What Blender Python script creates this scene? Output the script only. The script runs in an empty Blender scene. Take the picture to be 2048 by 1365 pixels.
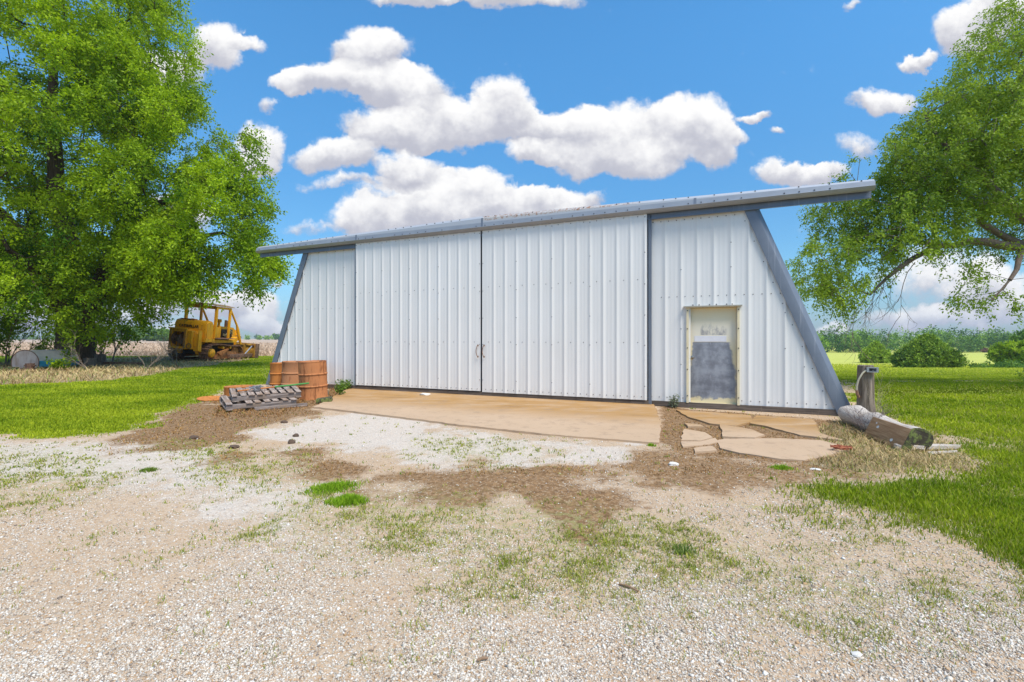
import bpy, bmesh, math, random
import numpy as np
from mathutils import Vector, Matrix, Euler
rng = np.random.default_rng(7); random.seed(7)
SC = bpy.context.scene
COL = SC.collection
# ------------------------------------------------------------------ camera
CAMH = 1.44; F = 910.0; HY = 678.0
cd = bpy.data.cameras.new('camera'); cam = bpy.data.objects.new('camera', cd); COL.objects.link(cam)
cam.location = (0, 0, CAMH); cam.rotation_euler = (math.radians(90), 0, 0)
cd.sensor_width = 36; cd.lens = F / 2048 * 36; cd.shift_y = -(682.5 - HY) / 2048
cd.clip_start = 0.1; cd.clip_end = 8000
SC.camera = cam
SC.view_settings.view_transform = 'Standard'; SC.view_settings.look = 'None'
SC.view_settings.exposure = 0.55; SC.view_settings.gamma = 1
try:
    SC.cycles.transparent_max_bounces = 8; SC.cycles.max_bounces = 6
except Exception: pass
SUN_EL, SUN_AZ = 58, 142          # azimuth clockwise from +Y (the way the camera looks)
SKY_STRENGTH = 0.105
# ------------------------------------------------------------------ node helpers
class NT:
    def __init__(s, tree): s.t = tree; s.n = tree.nodes; s.l = tree.links
    def new(s, typ, **kw):
        n = s.n.new(typ)
        for k, v in kw.items(): setattr(n, k, v)
        return n
    def put(s, sock, v):
        if isinstance(v, bpy.types.NodeSocket): s.l.new(v, sock)
        elif v is not None:
            if hasattr(sock.default_value, '__len__') and not hasattr(v, '__len__'): v = [v] * len(sock.default_value)
            if hasattr(sock.default_value, '__len__') and len(sock.default_value) == 4 and len(v) == 3: v = (*v, 1)
            sock.default_value = v
    def m(s, op, a, b=None, c=None, clamp=False):
        n = s.new('ShaderNodeMath', operation=op, use_clamp=clamp)
        for i, v in enumerate((a, b, c)):
            if v is not None: s.put(n.inputs[i], v)
        return n.outputs[0]
    def v(s, op, a, b=None, c=None, scale=None):
        n = s.new('ShaderNodeVectorMath', operation=op)
        for i, x in enumerate((a, b, c)):
            if x is not None: s.put(n.inputs[i], x)
        if scale is not None: s.put(n.inputs['Scale'], scale)
        return n.outputs['Value'] if op in ('DOT_PRODUCT', 'LENGTH', 'DISTANCE') else n.outputs[0]
    def mix(s, f, a, b, blend='MIX'):
        n = s.new('ShaderNodeMix', data_type='RGBA', blend_type=blend)
        s.put(n.inputs[0], f); s.put(n.inputs[6], a); s.put(n.inputs[7], b)
        return n.outputs[2]
    def noise(s, vec, scale, detail=3, rough=.55, dist=0, col=False):
        n = s.new('ShaderNodeTexNoise'); s.put(n.inputs['Vector'], vec)
        n.inputs['Scale'].default_value = scale; n.inputs['Detail'].default_value = detail
        n.inputs['Roughness'].default_value = rough; n.inputs['Distortion'].default_value = dist
        return n.outputs['Color' if col else 'Fac']
    def ramp(s, f, stops, interp='LINEAR'):
        n = s.new('ShaderNodeValToRGB'); s.put(n.inputs[0], f); cr = n.color_ramp; cr.interpolation = interp
        while len(cr.elements) < len(stops): cr.elements.new(0.5)
        for e, (p, c) in zip(cr.elements, stops):
            e.position = p; e.color = (*c, 1) if hasattr(c, '__len__') else (c, c, c, 1)
        return n.outputs[0]
    def smooth(s, x, a, b):
        n = s.new('ShaderNodeMapRange', interpolation_type='SMOOTHSTEP'); s.put(n.inputs[0], x)
        n.inputs[1].default_value = a; n.inputs[2].default_value = b
        return n.outputs[0]
    def bump(s, h, strength=.3, dist=.01):
        n = s.new('ShaderNodeBump'); s.put(n.inputs['Height'], h)
        n.inputs['Strength'].default_value = strength; n.inputs['Distance'].default_value = dist
        return n.outputs[0]
def material(name):
    m = bpy.data.materials.new(name); m.use_nodes = True
    t = NT(m.node_tree); b = m.node_tree.nodes['Principled BSDF']
    return m, t, b
def pset(t, b, color=None, rough=.6, metal=0, normal=None, spec=None):
    if color is not None: t.put(b.inputs['Base Color'], color)
    t.put(b.inputs['Roughness'], rough); t.put(b.inputs['Metallic'], metal)
    if normal is not None: t.put(b.inputs['Normal'], normal)
    if spec is not None: t.put(b.inputs['Specular IOR Level'], spec)
def obco(t): return t.new('ShaderNodeTexCoord').outputs['Object']
def worldco(t): return t.new('ShaderNodeNewGeometry').outputs['Position']
# ------------------------------------------------------------------ world: sky with clouds
W = bpy.data.worlds.new("World"); SC.world = W; W.use_nodes = True
t = NT(W.node_tree); t.n.clear()
out = t.new('ShaderNodeOutputWorld'); bg = t.new('ShaderNodeBackground')
sky = t.new('ShaderNodeTexSky', sky_type='NISHITA', sun_disc=False)
sky.sun_elevation = math.radians(SUN_EL); sky.sun_rotation = math.radians(SUN_AZ)
sky.air_density = 1.0; sky.dust_density = 0.4; sky.ozone_density = 2.0
tc = t.new('ShaderNodeTexCoord'); sep = t.new('ShaderNodeSeparateXYZ'); t.l.new(tc.outputs['Generated'], sep.inputs[0])
dy = t.m('MAXIMUM', sep.outputs[1], 0.02)
px_, pz_ = t.m('DIVIDE', sep.outputs[0], dy), t.m('DIVIDE', sep.outputs[2], dy)
cmb = t.new('ShaderNodeCombineXYZ'); t.l.new(px_, cmb.inputs[0]); t.l.new(pz_, cmb.inputs[1])
P0 = cmb.outputs[0]
n1 = t.noise(P0, 9, 6, .6, col=True); n2 = t.noise(P0, 3.2, 3, .5, col=True)
w1 = t.v('SCALE', t.v('SUBTRACT', n1, (.5, .5, .5)), scale=.10); w2 = t.v('SCALE', t.v('SUBTRACT', n2, (.5, .5, .5)), scale=.05)
Pw = t.v('ADD', P0, t.v('ADD', w1, w2))
# cumulus in tangent-plane directions (centre, half extents, strength) given in thousandths
CL = [(735,100,95,45,1),(690,160,150,44,1),(800,178,110,48,1),(600,165,60,30,1),
 (770,250,115,38,1),(880,245,130,58,1),(1005,210,72,62,1),(1020,250,95,48,1),(800,275,110,36,1),
 (1270,265,170,68,1),(1385,240,95,58,1),(1160,260,110,50,1),(1240,318,190,42,1),(1425,285,55,62,1),(1090,310,80,28,.9),
 (670,312,90,38,1),(820,342,85,36,1),(700,368,110,16,.5),
 (920,405,240,45,1),(940,370,90,38,1),(770,435,130,38,1),(1110,397,120,28,1),(1000,430,200,40,1),(620,455,60,16,.4),
 (520,295,60,52,1),(500,330,70,25,.9),(430,95,65,55,1),(490,90,45,14,.6),
 (850,2,120,18,.9),(1010,-4,160,28,1),(1580,350,85,30,1),(1650,350,50,24,.9),(1765,200,70,30,.9),
 (1930,70,80,65,1),(2000,25,100,60,1),(1835,127,50,15,.9),(1512,232,40,13,.8),(1560,262,20,9,.6),(1480,275,28,18,.5),(1700,9,28,10,.5),(535,215,22,18,.5),
 (1880,545,150,75,.55),(1840,635,130,28,.8),(1990,590,90,75,.8),(1660,664,32,18,.8),(1720,300,50,28,.5),
 (512,618,60,46,1),(530,655,75,26,1),(440,612,60,36,1),(560,565,20,8,.5),(90,620,240,40,.8),(330,610,60,40,.7),(250,660,200,14,.6),
 (-150,300,200,80,1),(2300,300,200,90,1),(2500,500,250,60,1),(-300,550,250,50,1),(1500,-200,260,80,1),(500,-220,300,70,1),(300,150,120,60,.9),(350,430,90,50,.8)]
G = None; Fs = None
for cx, cy, rx, ry, st in CL:
    X, Y = (cx - 1024) / F, (HY - cy) / F
    sx, sy = F / (rx * 1.06), F / (ry * 1.12)
    off = (-X * sx, -Y * sy, 0)
    if G is not None: off = t.v('MULTIPLY_ADD', G, (1e-7, 1e-7, 0), off)   # keeps the node chain serial, so it fits the shader stack
    q = t.v('MULTIPLY_ADD', Pw, (sx, sy, 0), off)
    w = t.m('SUBTRACT', 1, t.v('DOT_PRODUCT', q, q), clamp=True)
    if st < 1: w = t.m('MULTIPLY', w, st)
    qs = t.v('SCALE', q, scale=w)
    G = qs if G is None else t.v('ADD', G, qs); Fs = w if Fs is None else t.m('ADD', Fs, w)
nf = t.noise(P0, 26, 5, .65); nm = t.noise(P0, 11, 4, .55)
dens = t.m('ADD', Fs, t.m('MULTIPLY', t.m('SUBTRACT', nf, .5), .75))
front = t.smooth(sep.outputs[1], .02, .1)
alpha = t.m('MULTIPLY', t.smooth(t.m('ADD', dens, t.m('MULTIPLY', t.m('SUBTRACT', nm, .5), .25)), .10, .60), front)
# clouds over the rest of the sky, behind the camera and overhead
nb = t.noise(tc.outputs['Generated'], 3.2, 6, .55)
back = t.m('MULTIPLY', t.smooth(nb, .52, .62), t.m('SUBTRACT', 1, front))
alpha = t.m('MAXIMUM', alpha, t.m('MULTIPLY', back, .9))
sg = t.new('ShaderNodeSeparateXYZ'); t.l.new(G, sg.inputs[0])
hgt = t.m('DIVIDE', sg.outputs[1], t.m('MAXIMUM', Fs, .15))
lit = t.m('ADD', t.m('ADD', t.m('MULTIPLY', hgt, 1.0), t.m('MULTIPLY', t.m('SUBTRACT', nm, .5), 2.0)), t.m('MULTIPLY', t.m('SUBTRACT', nf, .5), .9))
litf = t.smooth(lit, -.65, .62)
cloudc = t.mix(litf, (.37, .375, .43), (.71, .705, .70))
skyc = t.v('SCALE', sky.outputs[0], scale=SKY_STRENGTH)
hs = t.new('ShaderNodeHueSaturation'); hs.inputs['Saturation'].default_value = 1.22; hs.inputs['Value'].default_value = 1; t.l.new(skyc, hs.inputs['Color'])
elev = t.smooth(sep.outputs[2], 0, .55)
tint = t.mix(t.smooth(sep.outputs[2], 0, .16), (.42, .57, .80), (.68, .96, 1.04)); tint = t.mix(t.smooth(sep.outputs[2], .12, .6), tint, (1.08, 1.62, 1.62))
skyt = t.mix(1, hs.outputs[0], tint, 'MULTIPLY')
t.l.new(t.mix(alpha, skyt, cloudc), bg.inputs[0]); bg.inputs[1].default_value = 1.0
t.l.new(bg.outputs[0], out.inputs[0])
# ------------------------------------------------------------------ sun (behind thin cloud: soft)
sd = bpy.data.lights.new('sun', 'SUN'); sd.energy = 3.3; sd.angle = math.radians(22); sd.color = (1, .93, .83)
so = bpy.data.objects.new('sun', sd); COL.objects.link(so)
az, el = math.radians(SUN_AZ), math.radians(SUN_EL)
sdir = Vector((math.sin(az) * math.cos(el), math.cos(az) * math.cos(el), math.sin(el)))
so.rotation_euler = sdir.to_track_quat('Z', 'Y').to_euler()
# ------------------------------------------------------------------ object helpers
def tag(o, label=None, cat=None, group=None, kind=None):
    if label: o['label'] = label
    if cat: o['category'] = cat
    if group: o['group'] = group
    if kind: o['kind'] = kind
    return o
def thing(name, label, cat, loc=(0, 0, 0), rot=(0, 0, 0), group=None):
    o = bpy.data.objects.new(name, None); COL.objects.link(o); o.location = loc; o.rotation_euler = rot
    o.empty_display_size = .2
    return tag(o, label, cat, group)
def npmesh(name, V, Fq, mats, parent=None, colors=None, smooth=False, matidx=None):
    """V (n,3), Fq (m,k) uniform polygons"""
    me = bpy.data.meshes.new(name); V = np.asarray(V, np.float32); Fq = np.asarray(Fq, np.int32)
    me.vertices.add(len(V)); me.vertices.foreach_set('co', V.ravel())
    k = Fq.shape[1]; me.loops.add(Fq.size); me.loops.foreach_set('vertex_index', Fq.ravel())
    me.polygons.add(len(Fq)); me.polygons.foreach_set('loop_start', np.arange(0, Fq.size, k, dtype=np.int32))
    me.update(calc_edges=True)
    if smooth: me.polygons.foreach_set('use_smooth', np.ones(len(Fq), bool))
    if matidx is not None: me.polygons.foreach_set('material_index', np.asarray(matidx, np.int32))
    if colors is not None:
        for nm_, c in colors.items():
            a = me.color_attributes.new(nm_, 'FLOAT_COLOR', 'POINT')
            c4 = np.ones((len(V), 4), np.float32); c4[:, :c.shape[1]] = c
            a.data.foreach_set('color', c4.ravel())
    for m in (mats if isinstance(mats, (list, tuple)) else [mats]): me.materials.append(m)
    o = bpy.data.objects.new(name, me); COL.objects.link(o)
    if parent is not None: o.parent = parent
    return o
class MB:
    """collects shapes into one mesh"""
    def __init__(s): s.bm = bmesh.new(); s.mi = 0
    def _fin(s, vs, faces):
        for f in faces: f.material_index = s.mi
    def poly(s, pts):
        vs = [s.bm.verts.new(p) for p in pts]; f = s.bm.faces.new(vs); f.material_index = s.mi; return f
    def box(s, x0, x1, y0, y1, z0, z1, M=None, bev=0):
        c = [(x, y, z) for z in (z0, z1) for x, y in ((x0, y0), (x1, y0), (x1, y1), (x0, y1))]
        vs = [s.bm.verts.new(M @ Vector(p) if M else p) for p in c]
        fs = [s.bm.faces.new([vs[i] for i in f]) for f in ((3, 2, 1, 0), (4, 5, 6, 7), (0, 1, 5, 4), (1, 2, 6, 5), (2, 3, 7, 6), (3, 0, 4, 7))]
        for f in fs: f.material_index = s.mi
        if bev:
            es = list({e for f in fs for e in f.edges})
            r = bmesh.ops.bevel(s.bm, geom=es, offset=bev, segments=2, affect='EDGES', profile=.6)
            for f in r['faces']: f.material_index = s.mi
    def prism(s, prof, a, b, axes='xz', M=None):
        """extrude a 2-D profile in plane axes along the third axis from a to b"""
        third = ({'x', 'y', 'z'} - set(axes)).pop()
        def mk(p, w):
            d = {axes[0]: p[0], axes[1]: p[1], third: w}; v = Vector((d['x'], d['y'], d['z'])); return M @ v if M else v
        A = [s.bm.verts.new(mk(p, a)) for p in prof]; B = [s.bm.verts.new(mk(p, b)) for p in prof]
        n = len(prof); fs = [s.bm.faces.new(A[::-1]), s.bm.faces.new(B)]
        for i in range(n): fs.append(s.bm.faces.new([A[i], A[(i + 1) % n], B[(i + 1) % n], B[i]]))
        for f in fs: f.material_index = s.mi
    def tube(s, pts, rad, seg=10, cap=True, M=None):
        pts = [Vector(p) for p in pts]; n = len(pts)
        rad = rad if hasattr(rad, '__len__') else [rad] * n
        rings = []; up = None
        for i, p in enumerate(pts):
            d = (pts[min(i + 1, n - 1)] - pts[max(i - 1, 0)]).normalized()
            if up is None: up = d.orthogonal().normalized()
            up = (up - d * up.dot(d)).normalized(); r2 = d.cross(up)
            ring = []
            for k in range(seg):
                a = 2 * math.pi * k / seg; q = p + (up * math.cos(a) + r2 * math.sin(a)) * rad[i]
                ring.append(s.bm.verts.new(M @ q if M else q))
            rings.append(ring)
        for A, B in zip(rings, rings[1:]):
            for k in range(seg):
                f = s.bm.faces.new([A[k], A[(k + 1) % seg], B[(k + 1) % seg], B[k]]); f.material_index = s.mi; f.smooth = True
        if cap:
            for r, rev in ((rings[0], True), (rings[-1], False)):
                f = s.bm.faces.new(r[::-1] if rev else r); f.material_index = s.mi
    def lathe(s, prof, seg=32, M=None):
        rings = []
        for r, z in prof:
            rings.append([s.bm.verts.new((M @ Vector((r * math.cos(a), r * math.sin(a), z))) if M else (r * math.cos(a), r * math.sin(a), z))
                          for a in (2 * math.pi * k / seg for k in range(seg))])
        for A, B in zip(rings, rings[1:]):
            for k in range(seg):
                f = s.bm.faces.new([A[k], A[(k + 1) % seg], B[(k + 1) % seg], B[k]]); f.material_index = s.mi; f.smooth = True
        for r, rev in ((rings[0], True), (rings[-1], False)):
            f = s.bm.faces.new(r[::-1] if rev else r); f.material_index = s.mi
    def build(s, name, mats, parent=None, loc=None, rot=None, sharp=35):
        bmesh.ops.recalc_face_normals(s.bm, faces=s.bm.faces)
        me = bpy.data.meshes.new(name); s.bm.to_mesh(me); s.bm.free()
        for m in (mats if isinstance(mats, (list, tuple)) else [mats]): me.materials.append(m)
        if sharp:
            try: me.set_sharp_from_angle(angle=math.radians(sharp))
            except Exception: pass
        o = bpy.data.objects.new(name, me); COL.objects.link(o)
        if parent is not None: o.parent = parent
        if loc is not None: o.location = loc
        if rot is not None: o.rotation_euler = rot
        return o
# ------------------------------------------------------------------ numeric noise
def hash2(i, j, s):
    h = (i * 374761393 + j * 668265263 + s * 974634777) & 0xFFFFFFFF
    h = ((h ^ (h >> 13)) * 1274126177) & 0xFFFFFFFF
    return ((h ^ (h >> 16)) & 0xFFFF) / 65535.0
def vn(x, y, s=0):
    x = np.asarray(x, float); y = np.asarray(y, float)
    i = np.floor(x).astype(np.int64); j = np.floor(y).astype(np.int64); u = x - i; v = y - j
    u = u * u * (3 - 2 * u); v = v * v * (3 - 2 * v)
    return (hash2(i, j, s) * (1 - u) + hash2(i + 1, j, s) * u) * (1 - v) + (hash2(i, j + 1, s) * (1 - u) + hash2(i + 1, j + 1, s) * u) * v
def fbm(x, y, s=0, o=4):
    r = 0; a = .5; tot = 0
    for k in range(o): r = r + a * vn(x * 2 ** k + 17 * k, y * 2 ** k - 9 * k, s + k); tot += a; a *= .55
    return r / tot
def sst(x, a, b):
    u = np.clip((x - a) / (b - a), 0, 1); return u * u * (3 - 2 * u)
# ------------------------------------------------------------------ survey: photo measurements turned into metres on the ground
def gp(px, py):
    Z = CAMH * F / (py - HY); return ((px - 1024) / F * Z, Z)
def poly_sd(X, Y, pts):
    """signed distance, positive inside"""
    P = np.array(pts); n = len(P); d = np.full(X.shape, 1e9); ins = np.zeros(X.shape, bool)
    for i in range(n):
        x0, y0 = P[i]; x1, y1 = P[(i + 1) % n]; ex, ey = x1 - x0, y1 - y0
        tt = np.clip(((X - x0) * ex + (Y - y0) * ey) / (ex * ex + ey * ey + 1e-9), 0, 1)
        d = np.minimum(d, np.hypot(X - x0 - ex * tt, Y - y0 - ey * tt))
        c = ((y0 > Y) != (y1 > Y)); xs = ex * (Y - y0) / (ey if abs(ey) > 1e-9 else 1e-9) + x0
        ins ^= c & (X < xs)
    return np.where(ins, d, -d)
def zone(X, Y, pix, soft=.25, wob=.5, sc=1.2, seed=1, world=False):
    sd_ = poly_sd(X, Y, pix if world else [gp(*p) for p in pix])
    return sst(sd_ + (fbm(X * sc, Y * sc, seed) - .5) * 2 * wob, -soft, soft)
LAWN_L = [(-600, 700), (-600, 925), (-60, 876), (0, 868), (90, 872), (200, 868), (262, 858), (310, 840), (340, 822), (400, 798), (450, 780), (540, 765), (560, 750), (700, 745), (700, 700)]
STRAW_L = [(-300, 738), (-300, 775), (0, 770), (120, 765), (230, 760), (330, 745), (420, 731), (500, 719), (480, 716), (330, 713), (250, 716), (100, 724), (-100, 730)]
LAWN_R = [(1700, 800), (1760, 832), (1850, 855), (1910, 880), (1945, 935), (1880, 962), (1740, 970), (1700, 990), (1770, 1015), (1830, 1050), (1930, 1085), (2048, 1130), (2300, 1250), (4200, 1300), (4200, 760), (1700, 760)]
PATCH_R = [(1450, 1000), (1560, 985), (1700, 985), (1750, 1060), (1650, 1060), (1540, 1030)]
BROWN = [[(240, 880), (300, 845), (400, 800), (540, 815), (640, 805), (625, 835), (560, 850), (495, 868), (480, 900), (560, 915), (300, 905)],
         [(540, 905), (700, 915), (820, 935), (1000, 925), (1130, 935), (1240, 960), (1260, 1045), (1180, 1050), (1060, 1015), (900, 1000), (780, 975), (680, 950), (560, 930)]]
BROWN_R = [(1240, 905), (1330, 890), (1400, 905), (1550, 925), (1700, 915), (1720, 960), (1600, 985), (1450, 990), (1300, 965), (1200, 935)]
GAPS = [(1322, 812), (1500, 828), (1700, 845), (1720, 870), (1705, 912), (1600, 930), (1450, 915), (1350, 905), (1322, 890)]
STRAW_R = [(1620, 860), (1700, 840), (1780, 840), (1900, 885), (1940, 940), (1800, 950), (1690, 945), (1620, 930), (1700, 905), (1640, 885)]
LITTER_L = [(430, 800), (470, 775), (640, 790), (660, 772), (720, 785), (715, 797), (640, 812), (560, 835), (450, 838)]
WHITE = [[(495, 868), (560, 850), (640, 838), (700, 822), (800, 820), (840, 832), (900, 858), (1000, 870), (1100, 885), (1280, 893), (1230, 925), (1000, 925), (870, 925), (720, 903), (600, 890)],
         [(-300, 900), (0, 882), (250, 885), (480, 925), (640, 985), (560, 1060), (450, 1000), (250, 965), (0, 960), (-300, 980)]]
WEED = [[(560, 1075), (620, 1020), (800, 1000), (1000, 1020), (1200, 1050), (1480, 1080), (1700, 1120), (1900, 1200), (1700, 1230), (1450, 1210), (1100, 1200), (850, 1180), (650, 1110)],
        [(840, 880), (1000, 885), (1100, 900), (1000, 930), (860, 920)], [(-200, 910), (150, 900), (300, 940), (120, 1010), (-200, 1030)], [(350, 880), (560, 930), (700, 980), (500, 980), (350, 920)]]
TRACK = [(470, 1075), (540, 1045), (600, 1015), (640, 985), (665, 1000), (590, 1045), (500, 1085)]
FIELD_Y = 38.0
def masks(X, Y):
    X = np.asarray(X, float); Y = np.asarray(Y, float)
    lawn = np.maximum(zone(X, Y, LAWN_L, .5, .6, 2.4, 3), zone(X, Y, LAWN_R, .8, 1.1, 1.7, 4))
    r = X / np.maximum(Y, .5)
    far = sst(Y, 16, 18) * ((r < -.2) | (r > .4))
    lawn = np.maximum(lawn, far)
    lawn = np.maximum(lawn, .33 * zone(X, Y, PATCH_R, .3, .5, 2, 5) * sst(fbm(X * 3, Y * 3, 8), .35, .6))
    straw = zone(X, Y, STRAW_L, .5, .6, .6, 6); strawr = zone(X, Y, STRAW_R, .25, .25, 1.6, 7)
    litter = zone(X, Y, LITTER_L, .25, .3, 1.6, 9)
    lawn = lawn * (1 - straw) * (1 - strawr) * (1 - litter)
    brown = np.maximum(zone(X, Y, BROWN[0], .45, .9, 1.8, 11), zone(X, Y, BROWN[1], .45, .75, 2.0, 12))
    brown = np.maximum(brown * .95, .75 * zone(X, Y, BROWN_R, .3, .4, 1.6, 13))
    brown = np.maximum(brown, litter * .9); brown = np.maximum(brown, .95 * zone(X, Y, GAPS, .15, .25, 2.5, 17))
    # dry edge along the lawn borders
    brown *= (1 - lawn)
    white = np.maximum(zone(X, Y, WHITE[0], .6, .7, 2.4, 14) * .95, zone(X, Y, WHITE[1], .5, .7, .8, 15) * .8)
    brown = brown * (1 - .85 * zone(X, Y, WHITE[0], .25, .6, 2.4, 14))
    weed = 0
    for k, z in enumerate(WEED): weed = np.maximum(weed, zone(X, Y, z, .5, .7, 1.0, 20 + k) * (.9 if k == 0 else .7))
    weed = np.maximum(weed, zone(X, Y, TRACK, .05, .10, 3, 30) * 2.2)
    lawnedge = zone(X, Y, LAWN_R, .9, .9, 1.2, 33)
    weed = np.maximum(weed, lawnedge * .9)
    field = ((r < .05) * sst(Y, FIELD_Y - .4, FIELD_Y + .4))
    return dict(lawn=lawn * (1 - field), straw=np.clip(straw + strawr, 0, 1), litter=litter, brown=brown, white=white, weed=weed, field=field)
def H(X, Y):
    X = np.asarray(X, float); Y = np.asarray(Y, float)
    r = X / np.maximum(Y, .5)
    w = sst(r, .05, .6)
    g = -.055 * np.clip(Y - 14, 0, 46) - .018 * np.clip(Y - 60, 0, 190) 
    g = g * sst(Y, 12, 20)
    h = w * g
    h = h + .22 * np.exp(-(((X + 23.4) / 2.0) ** 2 + ((Y - 31.5) / 3.5) ** 2))
    h = h + (fbm(X * .5, Y * .5, 50) - .5) * .09 * sst(np.hypot(X, Y), 16, 26)
    h = h + (fbm(X * 1.3, Y * 1.3, 51) - .5) * .05 * (1 - sst(Y, 6.5, 8)) * sst(Y, -2, 2)
    h = h - 0.008 * sst(Y, 6, 10) * (1 - sst(Y, 14, 20))
    return h
# ------------------------------------------------------------------ ground
def make_ground():
    rows = np.concatenate([np.linspace(1, 7, 10, endpoint=False), np.arange(7, 15, .065), 15 * (52 / 15) ** (np.arange(150) / 150), 52 * (5000 / 52) ** (np.arange(90) / 89)])
    s1 = np.linspace(-1.25, 1.25, 560); s0 = -1.25 - np.linspace(1, 0, 40, endpoint=False) ** 1 * 1.9
    cols = np.concatenate([s0, s1, -s0[::-1]])
    R, S = np.meshgrid(rows, cols, indexing='ij'); X = (S * R).ravel(); Y = (R - 6).ravel()
    Z = H(X, Y); m = masks(X, Y)
    V = np.stack([X, Y, Z], 1); nr, nc = R.shape
    idx = np.arange(nr * nc).reshape(nr, nc)
    Q = np.stack([idx[:-1, :-1], idx[:-1, 1:], idx[1:, 1:], idx[1:, :-1]], -1).reshape(-1, 4)
    c1 = np.stack([m['lawn'], m['brown'], m['straw']], 1); c2 = np.stack([m['white'], np.clip(m['weed'], 0, 1), m['field']], 1)
    mat, t, b = material('ground')
    P = worldco(t)
    a1 = t.new('ShaderNodeVertexColor', layer_name='zone_a'); a2 = t.new('ShaderNodeVertexColor', layer_name='zone_b')
    A = t.new('ShaderNodeSeparateColor'); t.l.new(a1.outputs[0], A.inputs[0]); B = t.new('ShaderNodeSeparateColor'); t.l.new(a2.outputs[0], B.inputs[0])
    lawn, brown, straw = A.outputs; white, weed, field = B.outputs
    wn = t.noise(P, 5, 5, .7); white = t.smooth(t.m('ADD', white, t.m('MULTIPLY', t.m('SUBTRACT', wn, .5), 1.5)), .2, .8)
    vo = t.new('ShaderNodeTexVoronoi', feature='F1'); t.put(vo.inputs['Vector'], P); vo.inputs['Scale'].default_value = 62; vo.inputs['Randomness'].default_value = 1
    cell = t.new('ShaderNodeSeparateColor'); t.l.new(vo.outputs['Color'], cell.inputs[0])
    big = t.noise(P, .55, 4, .6); mid = t.noise(P, 2.6, 5, .65); fine = t.noise(P, 34, 3, .6); mid2 = t.noise(t.v('ADD', P, (9, 4, 2)), 7, 4, .7)
    stone = t.ramp(cell.outputs[0], [(0, (.16, .12, .085)), (.10, (.31, .245, .185)), (.28, (.42, .345, .265)), (.5, (.52, .445, .355)), (.75, (.61, .545, .46)), (.9, (.47, .31, .18)), (1, (.70, .655, .59))])
    stone = t.mix(t.m('MULTIPLY', white, .55), stone, (.64, .60, .56))
    # crevice between the stones shows sandy soil
    gap = t.smooth(vo.outputs['Distance'], .009, .015)
    sand = t.mix(fine, (.38, .255, .155), (.55, .40, .265))
    gr = t.mix(t.m('MULTIPLY', gap, t.m('SUBTRACT', .75, t.m('MULTIPLY', white, .5))), stone, sand)
    sandy = t.m('MULTIPLY', t.smooth(t.m('ADD', t.m('MULTIPLY', big, .6), t.m('MULTIPLY', mid, .4)), .47, .60), t.m('SUBTRACT', .85, t.m('MULTIPLY', white, .8)))
    gr = t.mix(sandy, gr, sand)
    brn = t.mix(t.smooth(t.noise(P, 16, 5, .75), .3, .7), (.12, .065, .03), (.33, .20, .10)); brn = t.mix(t.m('MULTIPLY', t.smooth(cell.outputs[1], .8, .9), .55), brn, (.40, .30, .20))
    bm_ = t.smooth(t.m('ADD', brown, t.m('MULTIPLY', t.m('SUBTRACT', t.noise(P, 9, 5, .75), .5), 1.5)),   .12, .78)
    gr = t.mix(bm_, gr, brn)
    moss = t.m('MULTIPLY', t.m('MULTIPLY', weed, t.smooth(t.noise(P, 11, 5, .75), .45, .60)), .8)
    gr = t.mix(moss, gr, (.27, .27, .10))
    lc = t.mix(mid, (.13, .18, .012), (.25, .29, .03)); lc = t.mix(t.smooth(mid2, .5, .75), lc, (.26, .28, .05))
    gr = t.mix(t.smooth(t.m('ADD', lawn, t.m('MULTIPLY', t.m('SUBTRACT', mid2, .5), .9)), .25, .62), gr, lc)
    gr = t.mix(t.smooth(t.m('ADD', straw, t.m('MULTIPLY', t.m('SUBTRACT', mid2, .5), .7)), .3, .7), gr, t.mix(mid2, (.19, .135, .075), (.46, .36, .21)))
    # far meadow turns to pale seeding grass
    sp = t.new('ShaderNodeSeparateXYZ'); t.l.new(P, sp.inputs[0])
    gr = t.mix(t.m('MULTIPLY', t.smooth(sp.outputs[1], 40, 70), t.m('SUBTRACT', 1, field)), gr, t.mix(t.noise(P, .06, 4, .6), (.38, .44, .06), (.56, .54, .14)))
    fld = t.mix(t.noise(P, 5, 4, .7), (.32, .23, .16), (.62, .48, .36))
    gr = t.mix(field, gr, fld)
    hgt_ = t.m('ADD', t.m('MULTIPLY', t.m('SUBTRACT', .016, vo.outputs['Distance']), .30), t.m('MULTIPLY', mid2, .010))
    pset(t, b, gr, .95, 0, t.bump(hgt_, .18, 1.0), .15)
    o = npmesh('ground', V, Q, mat, colors={'zone_a': c1, 'zone_b': c2}, smooth=True); tag(o, kind='structure')
make_ground()
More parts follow.
